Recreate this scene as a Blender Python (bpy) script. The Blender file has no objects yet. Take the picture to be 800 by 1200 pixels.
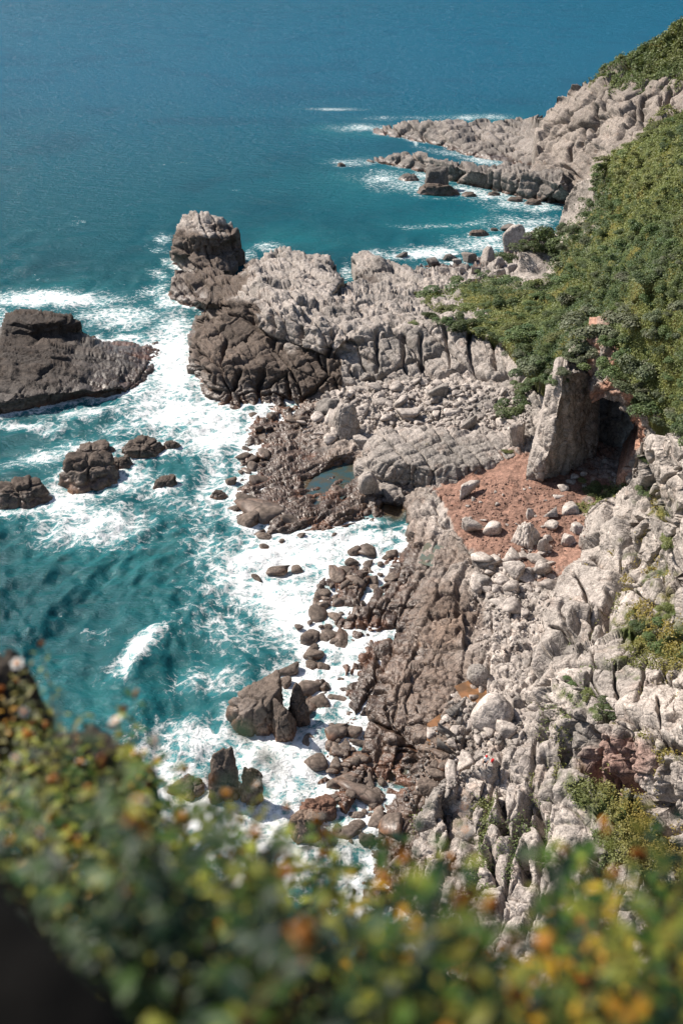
import bpy, bmesh, math, random, time
import numpy as np
from mathutils import Vector, Matrix
from mathutils.geometry import delaunay_2d_cdt
from mathutils.bvhtree import BVHTree

T0 = time.time()
SC = bpy.context.scene
COL = SC.collection
rng = np.random.default_rng(7)
random.seed(7)

# ------------------------------------------------------------------ camera geometry
H = 85.0
F = 1170.0
PITCH = math.radians(29.05)
CP, SP = math.cos(PITCH), math.sin(PITCH)

def ray(px, py):
    px = np.asarray(px, float); py = np.asarray(py, float)
    u = (px - 400.0) / F; v = (600.0 - py) / F
    return np.stack([u, CP + SP * v, -SP + CP * v], -1)

def depth_from_z(py, z):
    return (z - H) / (-SP + CP * (600.0 - py) / F)

def tanv(py):
    v = (600.0 - py) / F
    return (SP - CP * v) / (CP + SP * v)

def zY(py, Y):                       # height of the point seen at row py at ground range Y
    return H - Y * tanv(py)

def world(px, py, z):
    d = ray(px, py); t = depth_from_z(np.asarray(py, float), np.asarray(z, float))
    return d * t[..., None] + np.array([0, 0, H])

# ------------------------------------------------------------------ noise in numpy
def _hash(ix, iy, iz, seed):
    h = (ix.astype(np.int64) * 73856093) ^ (iy.astype(np.int64) * 19349663) ^ (iz.astype(np.int64) * 83492791) ^ (seed * 2654435761)
    h &= 0xFFFFFFFF
    h = ((h ^ (h >> 16)) * 0x45d9f3b) & 0xFFFFFFFF
    h = ((h ^ (h >> 16)) * 0x45d9f3b) & 0xFFFFFFFF
    return h ^ (h >> 16)

def vnoise(p, seed=0):
    i = np.floor(p).astype(np.int64); f = p - i
    f = f * f * (3 - 2 * f)
    out = 0
    for dx in (0, 1):
        wx = f[:, 0] if dx else 1 - f[:, 0]
        for dy in (0, 1):
            wy = f[:, 1] if dy else 1 - f[:, 1]
            for dz in (0, 1):
                wz = f[:, 2] if dz else 1 - f[:, 2]
                out = out + wx * wy * wz * (_hash(i[:, 0] + dx, i[:, 1] + dy, i[:, 2] + dz, seed) & 0xFFFF) / 65535.0
    return out * 2 - 1

def fbm(p, octv=3, seed=0, gain=0.5):
    a, s, o = 1.0, 0.0, 0
    for k in range(octv):
        o = o + a * vnoise(p * (2.03 ** k) + 17.3 * k, seed + k); s += a; a *= gain
    return o / s

def voronoi(q, seed, jit=0.85):
    b = np.floor(q - 0.5).astype(np.int64)
    n = len(q)
    f1 = np.full(n, 1e9); f2 = np.full(n, 1e9); hid = np.zeros(n, np.int64); vec = np.zeros((n, 3))
    for dx in (0, 1):
        for dy in (0, 1):
            for dz in (0, 1):
                c = b + np.array([dx, dy, dz])
                h = _hash(c[:, 0], c[:, 1], c[:, 2], seed)
                cen = c + 0.5 + (np.stack([h & 1023, (h >> 10) & 1023, (h >> 20) & 1023], -1) / 1023.0 - 0.5) * jit
                d = q - cen
                r = np.sqrt((d * d).sum(-1))
                m = r < f1
                f2 = np.where(m, f1, np.minimum(f2, r))
                f1 = np.where(m, r, f1)
                hid = np.where(m, h, hid)
                vec[m] = d[m]
    h2 = _hash(hid, hid >> 7, hid >> 13, seed + 5)
    return f1, f2, h2, vec

def rotm(yaw, pitch=0, roll=0):
    return np.array((Matrix.Rotation(math.radians(yaw), 3, 'Z') @ Matrix.Rotation(math.radians(pitch), 3, 'X') @ Matrix.Rotation(math.radians(roll), 3, 'Y')))

def fracture(p, size, rot=(0, 0, 0), amp=1.0, tilt=0.5, crack=0.3, dome=0.0, seed=1, warp=0.25, cw=0.09):
    """jointed rock: blocks with their own offset and tilt, cracks between, optional rounded tops"""
    size = np.array(size, float)
    w = np.stack([vnoise(p / (size.mean() * 1.3) + 31 * k, seed + 50 + k) for k in range(3)], -1)
    q = (p @ rotm(*rot)) / size + w * warp
    f1, f2, h, vec = voronoi(q, seed)
    r0 = (h & 1023) / 1023.0 - 0.5
    g = np.stack([(h >> 10) & 255, (h >> 18) & 255, (h >> 24) & 255], -1) / 127.5 - 1
    o = amp * (r0 + tilt * (g * vec).sum(-1))
    e = f2 - f1
    o = o - crack * np.exp(-(e / cw) ** 2)
    if dome:
        o = o + dome * np.sqrt(np.clip(1 - (f1 / 0.72) ** 2, 0, 1)) - dome * 0.6
    return o, h, e

def h01(a, b, c, seed):
    return (_hash(np.asarray(a), np.asarray(b), np.asarray(c), seed) & 0xFFFF) / 65535.0

def joints(p, n, size, rot=(0, 0, 0), amp=1.0, tilt=0.5, crack=0.5, cw=0.12, seed=1, warp=0.3, irr=0.45, miss=0.25, shoulder=.10):
    """rock cut by three sets of joints: long, nearly straight cracks that bound flat-faced blocks, each block set in or out a little"""
    size = np.array(size, float); R = rotm(*rot)
    q = (p @ R) / size; na = np.abs(n @ R)
    L = size.mean()
    for k in range(3):
        q[:, k] += warp * fbm(p / (L * 2.2) + 13 * k, 2, seed + 60 + k) + .05 * fbm(p / (L * .35) + 7 * k, 2, seed + 80 + k)
    ids = []; es = []; fr = []
    zero = np.zeros(len(p), np.int64)
    prev = zero
    for k in (2, 0, 1):                       # beds first, then the cross joints, shifted from bed to bed
        x = q[:, k] + 7.3 * h01(prev, zero + k, zero, seed + 9)
        z3 = np.zeros((len(p), 3)); z3[:, 0] = x * .8; z3[:, 1] = h01(prev, zero, zero + k, seed) * 97
        x = x + irr * vnoise(z3, seed + 21 + k)
        i = np.floor(x).astype(np.int64); f = x - i
        lo = np.minimum(f, 1 - f) * size[k] / np.sqrt(np.clip(1 - na[:, k] ** 2, .02, 1))
        b = np.where(f < .5, i, i + 1)        # some joints stay closed
        shut = h01(b, prev, zero + 3 * k, seed + 33) < miss
        es.append(np.where(shut, 99., lo)); ids.append(i); fr.append(f - .5)
        prev = prev * 31 + i
    h = _hash(ids[0], ids[1], ids[2], seed + 2)
    h2 = _hash(ids[0], ids[1], ids[2], seed + 3)
    g = np.stack([h2 & 255, (h2 >> 8) & 255, (h2 >> 16) & 255], -1) / 127.5 - 1
    o = amp * ((h & 1023) / 1023.0 - .5 + tilt * (g * np.stack(fr, -1)).sum(-1))
    e = np.minimum.reduce(es)
    wv = cw * (.55 + .9 * (vnoise(p / (L * .5), seed + 44) * .5 + .5))
    o = o - crack * np.exp(-(e / wv) ** 2) - shoulder * crack * np.exp(-(e / (wv * 3.2)) ** 2)
    return o, h, e

# ------------------------------------------------------------------ mesh helpers
def mesh_np(name, v, faces, mats=(), smooth=False):
    me = bpy.data.meshes.new(name)
    v = np.asarray(v, np.float32)
    me.vertices.add(len(v)); me.vertices.foreach_set('co', v.ravel())
    if isinstance(faces, np.ndarray):
        faces = faces.astype(np.int32); k = faces.shape[1]; nf = len(faces)
        me.loops.add(nf * k); me.loops.foreach_set('vertex_index', faces.ravel())
        me.polygons.add(nf); me.polygons.foreach_set('loop_start', np.arange(nf, dtype=np.int32) * k)
    else:
        cnt = np.array([len(f) for f in faces], np.int32)
        flat = np.concatenate([np.asarray(f, np.int32) for f in faces])
        me.loops.add(len(flat)); me.loops.foreach_set('vertex_index', flat)
        me.polygons.add(len(cnt)); me.polygons.foreach_set('loop_start', np.concatenate([[0], np.cumsum(cnt)[:-1]]).astype(np.int32))
    me.update(calc_edges=True)
    if smooth:
        me.polygons.foreach_set('use_smooth', np.ones(len(me.polygons), bool))
    for m in mats:
        me.materials.append(m)
    return me

def vattr(me, name, val):
    val = np.asarray(val, np.float32)
    if val.ndim == 1:
        a = me.attributes.new(name, 'FLOAT', 'POINT'); a.data.foreach_set('value', val)
    else:
        a = me.attributes.new(name, 'FLOAT_COLOR', 'POINT')
        a.data.foreach_set('color', np.concatenate([val, np.ones((len(val), 1), np.float32)], 1).ravel())

def link(name, me, parent=None, label=None, cat=None, group=None, kind=None, loc=None):
    o = bpy.data.objects.new(name, me); COL.objects.link(o)
    if parent: o.parent = parent
    if loc is not None: o.location = loc
    if label: o['label'] = label
    if cat: o['category'] = cat
    if group: o['group'] = group
    if kind: o['kind'] = kind
    return o

# ------------------------------------------------------------------ materials
def nt(name):
    m = bpy.data.materials.new(name); m.use_nodes = True
    t = m.node_tree; t.nodes.clear()
    return m, t

def N(t, typ, **kw):
    n = t.nodes.new(typ)
    for k, v in kw.items():
        if k.startswith('i_'):
            key = k[2:]
            key = int(key) if key.isdigit() else key.replace('_', ' ')
            n.inputs[key].default_value = v
        else:
            setattr(n, k, v)
    return n

def math_(t, op, a, b=None, clamp=False):
    n = t.nodes.new('ShaderNodeMath'); n.operation = op; n.use_clamp = clamp
    for i, x in enumerate((a, b)):
        if x is None: continue
        if isinstance(x, (int, float)): n.inputs[i].default_value = x
        else: t.links.new(x, n.inputs[i])
    return n.outputs[0]

def mixc(t, fac, a, b, mode='MIX'):
    n = t.nodes.new('ShaderNodeMix'); n.data_type = 'RGBA'; n.blend_type = mode
    for s, x in ((n.inputs[0], fac), (n.inputs[6], a), (n.inputs[7], b)):
        if isinstance(x, (int, float)): s.default_value = x
        elif isinstance(x, tuple): s.default_value = (*x, 1) if len(x) == 3 else x
        else: t.links.new(x, s)
    return n.outputs[2]

def ramp(t, fac, lo, hi):
    n = t.nodes.new('ShaderNodeMapRange'); n.interpolation_type = 'SMOOTHSTEP'
    t.links.new(fac, n.inputs[0])
    for i, x in ((1, lo), (2, hi)):
        if isinstance(x, (int, float)): n.inputs[i].default_value = x
        else: t.links.new(x, n.inputs[i])
    return n.outputs[0]

def rock_material(name='rock', scale=1.0):
    m, t = nt(name)
    co = N(t, 'ShaderNodeNewGeometry').outputs['Position'] if scale == 1.0 else N(t, 'ShaderNodeTexCoord').outputs['Object']
    col = N(t, 'ShaderNodeAttribute', attribute_name='tint').outputs['Color']
    wet = N(t, 'ShaderNodeAttribute', attribute_name='wet').outputs['Fac']
    n1 = N(t, 'ShaderNodeTexNoise', i_Scale=1.1, i_Detail=6.0, i_Roughness=0.72)
    n2 = N(t, 'ShaderNodeTexNoise', i_Scale=0.32, i_Detail=3.0, i_Roughness=0.6)
    n3 = N(t, 'ShaderNodeTexNoise', i_Scale=5.0, i_Detail=4.0, i_Roughness=0.7)
    vo = N(t, 'ShaderNodeTexVoronoi', feature='DISTANCE_TO_EDGE', i_Scale=0.95)
    wp = N(t, 'ShaderNodeVectorMath', operation='MULTIPLY_ADD')
    t.links.new(n1.outputs['Color'], wp.inputs[0]); wp.inputs[1].default_value = (0.35, 0.35, 0.35); t.links.new(co, wp.inputs[2])
    for n in (n1, n2, n3): t.links.new(co, n.inputs['Vector'])
    t.links.new(wp.outputs[0], vo.inputs['Vector'])
    n4 = N(t, 'ShaderNodeTexNoise', i_Scale=0.75, i_Detail=9.0, i_Roughness=0.78, i_Distortion=0.5); t.links.new(co, n4.inputs['Vector'])
    f = math_(t, 'MULTIPLY', ramp(t, n1.outputs['Fac'], 0.32, 0.68), 0.6)
    f = math_(t, 'ADD', f, 0.68)
    f2 = math_(t, 'ADD', math_(t, 'MULTIPLY', ramp(t, n3.outputs['Fac'], 0.32, 0.68), 0.6), 0.72)
    val = math_(t, 'MULTIPLY', f, f2)
    val = math_(t, 'MULTIPLY', val, math_(t, 'SUBTRACT', 1.04, math_(t, 'MULTIPLY', ramp(t, n4.outputs['Fac'], 0.52, 0.64), 0.5)))
    # thin dark fissures that fade in and out in patches
    fis = math_(t, 'SUBTRACT', 1.0, ramp(t, vo.outputs['Distance'], 0.015, 0.05))
    fis = math_(t, 'MULTIPLY', fis, ramp(t, n2.outputs['Fac'], 0.42, 0.6))
    val = math_(t, 'MULTIPLY', val, math_(t, 'SUBTRACT', 1.0, math_(t, 'MULTIPLY', fis, 0.45)))
    c = mixc(t, 1.0, col, (1, 1, 1), 'MULTIPLY')
    hsv = N(t, 'ShaderNodeHueSaturation'); t.links.new(c, hsv.inputs['Color']); t.links.new(val, hsv.inputs['Value'])
    # warm stain patches
    c2 = mixc(t, math_(t, 'MULTIPLY', ramp(t, n2.outputs['Fac'], 0.54, 0.72), 0.28), hsv.outputs[0], mixc(t, 1.0, hsv.outputs[0], (1.0, 0.74, 0.6), 'MULTIPLY'))
    b = N(t, 'ShaderNodeBsdfPrincipled')
    t.links.new(c2, b.inputs['Base Color'])
    r = math_(t, 'SUBTRACT', 0.92, math_(t, 'MULTIPLY', wet, 0.58))
    t.links.new(r, b.inputs['Roughness'])
    t.links.new(math_(t, 'ADD', math_(t, 'MULTIPLY', wet, 0.3), 0.25), b.inputs['Specular IOR Level'])
    # angular facets: two sizes of box-metric cells
    hgt = math_(t, 'ADD', math_(t, 'MULTIPLY', n1.outputs['Fac'], 0.30), math_(t, 'MULTIPLY', n3.outputs['Fac'], 0.20))
    for sc_, wt in ((0.8, .55), (2.1, .24)):
        vc = N(t, 'ShaderNodeTexVoronoi', feature='F1', distance='CHEBYCHEV', i_Scale=sc_); t.links.new(wp.outputs[0], vc.inputs['Vector'])
        hgt = math_(t, 'SUBTRACT', hgt, math_(t, 'MULTIPLY', vc.outputs['Distance'], wt))
    hgt = math_(t, 'ADD', hgt, math_(t, 'MULTIPLY', ramp(t, vo.outputs['Distance'], 0.0, 0.11), 0.16))
    bp = N(t, 'ShaderNodeBump', i_Strength=0.85, i_Distance=0.34 if scale == 1.0 else 0.2)
    t.links.new(hgt, bp.inputs['Height']); t.links.new(bp.outputs[0], b.inputs['Normal'])
    o = N(t, 'ShaderNodeOutputMaterial'); t.links.new(b.outputs[0], o.inputs[0])
    return m

def plain(name, col, rough=0.8, spec=0.3, noise=0.0, nscale=8.0, trans=0.0):
    m, t = nt(name)
    b = N(t, 'ShaderNodeBsdfPrincipled', i_Roughness=rough); b.inputs['Specular IOR Level'].default_value = spec
    if noise:
        tc = N(t, 'ShaderNodeTexCoord'); n = N(t, 'ShaderNodeTexNoise', i_Scale=nscale, i_Detail=5.0)
        t.links.new(tc.outputs['Object'], n.inputs['Vector'])
        c = mixc(t, n.outputs['Fac'], tuple(x * (1 - noise) for x in col), tuple(min(1, x * (1 + noise)) for x in col))
        t.links.new(c, b.inputs['Base Color'])
        bp = N(t, 'ShaderNodeBump', i_Strength=0.6, i_Distance=0.02); t.links.new(n.outputs['Fac'], bp.inputs['Height']); t.links.new(bp.outputs[0], b.inputs['Normal'])
    else:
        b.inputs['Base Color'].default_value = (*col, 1)
    o = N(t, 'ShaderNodeOutputMaterial')
    if trans:
        tr = N(t, 'ShaderNodeBsdfTranslucent'); tr.inputs[0].default_value = (*col, 1)
        mx = N(t, 'ShaderNodeMixShader', i_0=trans); t.links.new(b.outputs[0], mx.inputs[1]); t.links.new(tr.outputs[0], mx.inputs[2])
        t.links.new(mx.outputs[0], o.inputs[0])
    else:
        t.links.new(b.outputs[0], o.inputs[0])
    return m

def leaf_material(name, trans=0.3, hue_var=0.0, rough=0.55):
    """leaf colour from the attribute 'tint', varied a little from plant to plant"""
    m, t = nt(name)
    col = N(t, 'ShaderNodeAttribute', attribute_name='tint').outputs['Color']
    oi = N(t, 'ShaderNodeObjectInfo')
    hsv = N(t, 'ShaderNodeHueSaturation')
    t.links.new(col, hsv.inputs['Color'])
    t.links.new(math_(t, 'ADD', math_(t, 'MULTIPLY', oi.outputs['Random'], hue_var), 0.5 - hue_var / 2), hsv.inputs['Hue'])
    t.links.new(math_(t, 'ADD', math_(t, 'MULTIPLY', oi.outputs['Random'], 0.5), 0.75), hsv.inputs['Value'])
    b = N(t, 'ShaderNodeBsdfPrincipled', i_Roughness=rough); b.inputs['Specular IOR Level'].default_value = 0.3
    t.links.new(hsv.outputs[0], b.inputs['Base Color'])
    tr = N(t, 'ShaderNodeBsdfTranslucent')
    t.links.new(mixc(t, 1.0, hsv.outputs[0], (1.0, 1.0, 0.5), 'MULTIPLY'), tr.inputs[0])
    mx = N(t, 'ShaderNodeMixShader', i_0=trans); t.links.new(b.outputs[0], mx.inputs[1]); t.links.new(tr.outputs[0], mx.inputs[2])
    o = N(t, 'ShaderNodeOutputMaterial'); t.links.new(mx.outputs[0], o.inputs[0])
    return m

M_ROCK = rock_material('weathered_rock')
M_BOULDER = rock_material('boulder_rock', 2.0)
M_BUSH = leaf_material('bush_leaves', 0.22, 0.03)
M_GRASS = leaf_material('grass_leaves', 0.25, 0.0)
M_TWIG = plain('twig_bark', (0.09, 0.06, 0.04), 0.9, 0.2, 0.4)

# albedos
PALE = np.array([0.375, 0.328, 0.292])
GREY = np.array([0.215, 0.192, 0.172])
DARK = np.array([0.088, 0.068, 0.055])
WETB = np.array([0.075, 0.048, 0.034])
RUST = np.array([0.34, 0.13, 0.055])
SOIL = np.array([0.225, 0.130, 0.096])
GREEN = np.array([0.075, 0.10, 0.03])
OLIVE = np.array([0.16, 0.14, 0.035])

# ------------------------------------------------------------------ rock sheets
SHEETS = {}

def raster_tin(bound, lines, step, warp=3.0, smooth=0, seed=1):
    """interpolate the control points (px, py, z, attrs...) over a fine grid; inverse depth is linear on every facet"""
    pts, edges, idx = [], [], {}
    def add(p):
        k = (round(p[0], 2), round(p[1], 2))
        if k not in idx:
            idx[k] = len(pts); pts.append(tuple(p) + (0.0,) * (6 - len(p)))
        return idx[k]
    bi = [add(p) for p in bound]
    edges += [(bi[i], bi[(i + 1) % len(bi)]) for i in range(len(bi))]
    for l in lines:
        li = [add(p) for p in l]
        edges += [(a, b) for a, b in zip(li, li[1:]) if a != b]
    A = np.array(pts, float)
    q = 1.0 / depth_from_z(A[:, 1], A[:, 2])
    vs, _, fs, orig, _, _ = delaunay_2d_cdt([Vector((p[0], p[1])) for p in pts], edges, [], 1, 0.001, True)
    vals = np.zeros((len(vs), 4))
    src = np.concatenate([q[:, None], A[:, 3:6]], 1)
    for i, o in enumerate(orig):
        if o: vals[i] = src[o[0]]
        else:
            d = np.hypot(A[:, 0] - vs[i].x, A[:, 1] - vs[i].y) + 1e-3; w = 1 / d ** 3
            vals[i] = (src * w[:, None]).sum(0) / w.sum()
    x0, y0 = A[:, 0].min(), A[:, 1].min(); x1, y1 = A[:, 0].max(), A[:, 1].max()
    gx = np.arange(x0, x1 + step, step); gy = np.arange(y0, y1 + step, step)
    G = np.full((len(gy), len(gx), 4), np.nan)
    V = np.array([(v.x, v.y) for v in vs])
    for f in fs:
        a, b, c = f[0], f[1], f[2]
        p = V[[a, b, c]]
        i0 = max(0, int((p[:, 0].min() - x0) / step)); i1 = min(len(gx), int((p[:, 0].max() - x0) / step) + 2)
        j0 = max(0, int((p[:, 1].min() - y0) / step)); j1 = min(len(gy), int((p[:, 1].max() - y0) / step) + 2)
        X, Y = np.meshgrid(gx[i0:i1], gy[j0:j1])
        d = (p[1, 1] - p[2, 1]) * (p[0, 0] - p[2, 0]) + (p[2, 0] - p[1, 0]) * (p[0, 1] - p[2, 1])
        if abs(d) < 1e-9: continue
        l0 = ((p[1, 1] - p[2, 1]) * (X - p[2, 0]) + (p[2, 0] - p[1, 0]) * (Y - p[2, 1])) / d
        l1 = ((p[2, 1] - p[0, 1]) * (X - p[2, 0]) + (p[0, 0] - p[2, 0]) * (Y - p[2, 1])) / d
        l2 = 1 - l0 - l1
        m = (l0 >= -1e-6) & (l1 >= -1e-6) & (l2 >= -1e-6)
        val = l0[..., None] * vals[a] + l1[..., None] * vals[b] + l2[..., None] * vals[c]
        sub = G[j0:j1, i0:i1]; sub[m] = val[m]
    X, Y = np.meshgrid(gx, gy)
    inside = np.zeros(X.shape, bool)
    for (ax, ay), (bx, by) in zip([(b[0], b[1]) for b in bound], [(b[0], b[1]) for b in bound[1:] + bound[:1]]):
        if ay == by: continue
        inside ^= ((ay > Y) != (by > Y)) & (X < (bx - ax) * (Y - ay) / (by - ay) + ax)
    mask = ~np.isnan(G[..., 0]) & inside
    G[~mask] = np.nan
    # fill outside by growing so that warped look-ups and smoothing stay defined
    W = np.where(mask[..., None], G, 0); k = mask.astype(float)
    for _ in range(26):
        Wp = np.pad(W, ((1, 1), (1, 1), (0, 0))); kp = np.pad(k, 1)
        s = sum(Wp[1 + a:1 + a + W.shape[0], 1 + b:1 + b + W.shape[1]] for a in (-1, 0, 1) for b in (-1, 0, 1))
        n = sum(kp[1 + a:1 + a + W.shape[0], 1 + b:1 + b + W.shape[1]] for a in (-1, 0, 1) for b in (-1, 0, 1))
        new = (k == 0) & (n > 0)
        W[new] = s[new] / n[new][:, None]; k[new] = 1
    W[k == 0] = G[mask].mean(0)
    for _ in range(smooth):
        Wp = np.pad(W, ((1, 1), (1, 1), (0, 0)), mode='edge')
        W = (Wp[1:-1, 1:-1] * 2 + Wp[:-2, 1:-1] + Wp[2:, 1:-1] + Wp[1:-1, :-2] + Wp[1:-1, 2:]) / 6
    X, Y = np.meshgrid(gx, gy)
    if warp:
        P = np.stack([X.ravel() / 22, Y.ravel() / 22, np.zeros(X.size)], -1)
        wx = fbm(P, 3, seed + 3).reshape(X.shape) * warp * 1.8; wy = fbm(P + 50, 3, seed + 9).reshape(X.shape) * warp * 1.8
        ii = np.clip(np.round((X + wx - x0) / step).astype(int), 0, len(gx) - 1)
        jj = np.clip(np.round((Y + wy - y0) / step).astype(int), 0, len(gy) - 1)
        ok = k[jj, ii] > 0
        Wn = W.copy(); att = W[jj, ii]
        # shift the inverse depth only a little (keeps the surface continuous)
        fx = np.clip((X + wx - x0) / step, 0, len(gx) - 1.001); fy = np.clip((Y + wy - y0) / step, 0, len(gy) - 1.001)
        ix = fx.astype(int); iy = fy.astype(int); tx = (fx - ix)[..., None]; ty = (fy - iy)[..., None]
        bil = (W[iy, ix] * (1 - tx) + W[iy, ix + 1] * tx) * (1 - ty) + (W[iy + 1, ix] * (1 - tx) + W[iy + 1, ix + 1] * tx) * ty
        okk = ok & (k[iy, ix] > 0) & (k[iy + 1, ix + 1] > 0) & (k[iy, ix + 1] > 0) & (k[iy + 1, ix] > 0)
        Wn[okk] = bil[okk]
        W = Wn
    return X, Y, W, mask

def sheet(name, bound, lines, disp, colour, step=1.2, warp=3.0, smooth=1, back=(1.5, 6.0), seed=1, nsm=8, label=None, cat=None, group=None, kind=None, mat=None):
    X, Y, W, mask = raster_tin(bound, lines, step, warp, smooth, seed)
    D = ray(X, Y)
    P = D / W[..., :1] + np.array([0, 0, H])
    ids = np.full(mask.shape, -1); ids[mask] = np.arange(mask.sum())
    # normals of the smooth base by finite differences
    def nrm(P):
        gx = np.gradient(P, axis=1); gy = np.gradient(P, axis=0)
        n = np.cross(gy, gx); n /= np.linalg.norm(n, axis=-1, keepdims=True) + 1e-12
        s = (n * D).sum(-1, keepdims=True) > 0
        return np.where(s, -n, n)
    Ps = P.copy()
    for _ in range(nsm):
        Pp = np.pad(Ps, ((1, 1), (1, 1), (0, 0)), mode='edge')
        Ps = (Pp[1:-1, 1:-1] * 2 + Pp[:-2, 1:-1] + Pp[2:, 1:-1] + Pp[1:-1, :-2] + Pp[1:-1, 2:]) / 6
    n = nrm(Ps)
    p = P[mask]; nn = n[mask]; at = W[mask][:, 1:4]
    px = X[mask]; py = Y[mask]
    d, info = disp(p, nn, at, px, py)
    v = p + nn * d[:, None] if d.ndim == 1 else p + d
    a = ids[:-1, :-1]; b = ids[:-1, 1:]; c = ids[1:, 1:]; e = ids[1:, :-1]
    ok = (a >= 0) & (b >= 0) & (c >= 0) & (e >= 0)
    quads = np.stack([a[ok], e[ok], c[ok], b[ok]], -1)
    col, wet = colour(v, nn, at, info, px, py)
    nv = len(v)
    # close the sides: border edges go back and down
    if back is not None:
        ed = np.concatenate([quads[:, [0, 1]], quads[:, [1, 2]], quads[:, [2, 3]], quads[:, [3, 0]]])
        key = np.sort(ed, 1); kk = key[:, 0].astype(np.int64) * (nv + 1) + key[:, 1]
        _, inv, cnt = np.unique(kk, return_inverse=True, return_counts=True)
        be = ed[cnt[inv] == 1]
        ring = np.unique(be)
        away = v[ring].copy(); away[:, 2] = 0; away /= np.linalg.norm(away, axis=1, keepdims=True)
        r1 = v[ring] + away * back[0] * 0.5 + np.array([0, 0, -back[1] * 0.25])
        r2 = v[ring] + away * back[0] + np.array([0, 0, -back[1]])
        m1 = np.zeros(nv, int); m1[ring] = np.arange(len(ring)) + nv
        m2 = m1 + len(ring)
        q1 = np.stack([be[:, 1], be[:, 0], m1[be[:, 0]], m1[be[:, 1]]], -1)
        q2 = np.stack([m1[be[:, 1]], m1[be[:, 0]], m2[be[:, 0]], m2[be[:, 1]]], -1)
        v = np.concatenate([v, r1, r2]); quads = np.concatenate([quads, q1, q2])
        col = np.concatenate([col, col[ring], col[ring]]); wet = np.concatenate([wet, wet[ring], wet[ring]])
    me = mesh_np(name, v, quads, [mat or M_ROCK])
    vattr(me, 'tint', np.clip(col, 0, 1)); vattr(me, 'wet', np.clip(wet, 0, 1))
    o = link(name, me, None, label, cat, group, kind)
    SHEETS[o.name] = dict(e=info[1], v=v[:nv], n=nn, at=at, px=px, py=py, col=col[:nv], quads=quads, allv=v)
    print('%-18s %7d verts  %.1fs' % (name, nv, time.time() - T0))
    return o

def lerp(a, b, t):
    t = np.asarray(t)[:, None] if np.ndim(t) == 1 else t
    return a * (1 - t) + b * t

def sstep(a, b, x):
    t = np.clip((x - a) / (b - a), 0, 1); return t * t * (3 - 2 * t)

def terrace(p, h, seed=0, dip=(0.06, 0.03), sharp=5.0):
    """vertical shift that gathers the surface into beds of thickness h"""
    s = (p[:, 2] + dip[0] * p[:, 0] + dip[1] * p[:, 1]) / h + .5 * fbm(p / (h * 5), 2, seed) + .18 * fbm(p / (h * .9), 2, seed + 4)
    fl = np.floor(s); fr = s - fl
    k = 1 / (1 + np.exp(-sharp * 2 * (fr - .5)))
    return (k - fr) * h

def disp_blocks(layers, rough=0.25, ter=(), top=1.0):
    """sum of fracture layers; 'mod' fades a layer in and out in patches; top < 1 calms level ground"""
    def f(p, n, at, px, py):
        d = 0; h = None; e = None
        for i, L in enumerate(layers):
            L = dict(L); mod = L.pop('mod', 0)
            o, hh, ee = joints(p, n, **L) if L.pop('j', 0) else fracture(p, **L)
            if mod: o = o * sstep(-.25, .35, fbm(p / (3.5 * np.mean(L['size'])), 2, L['seed'] + 70) + (1 - mod) * .5)
            d = d + o
            if i == 0: h, e = hh, ee
        d = d + rough * fbm(p / 2.6, 4, 91, 0.55)
        if top != 1.0: d = d * (top + (1 - top) * sstep(.92, .6, n[:, 2]))
        for (th, st, sd) in ter:
            d = d + st * terrace(p, th, sd) * np.clip(n[:, 2] + .25, 0, 1)
        return d, (h, e)
    return f

def carve(px, py, lines, width, depth, seed=1, wob=2.2):
    """main fractures and gullies of a face: each polyline is cut into the rock"""
    P = np.stack([px / 9, py / 9, px * 0], -1)
    x = px + wob * fbm(P, 3, seed); y = py + wob * fbm(P + 40, 3, seed + 1)
    best = np.full(len(px), 99.0)
    for l in lines:
        for k, ((ax, ay), (bx, by)) in enumerate(zip(l, l[1:])):
            dx, dy = bx - ax, by - ay; t = np.clip(((x - ax) * dx + (y - ay) * dy) / (dx * dx + dy * dy), 0, 1)
            best = np.minimum(best, np.hypot(x - ax - t * dx, y - ay - t * dy))
    w = width * (.7 + .6 * (vnoise(P * .6, seed + 5) * .5 + .5))
    return -depth * np.exp(-(best / w) ** 2)

def plus(f, *cuts):
    def g(p, n, at, px, py):
        d, i = f(p, n, at, px, py)
        for (lines, w, dep, sd) in cuts: d = d + carve(px, py, lines, w, dep, sd)
        return d, i
    return g

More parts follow.
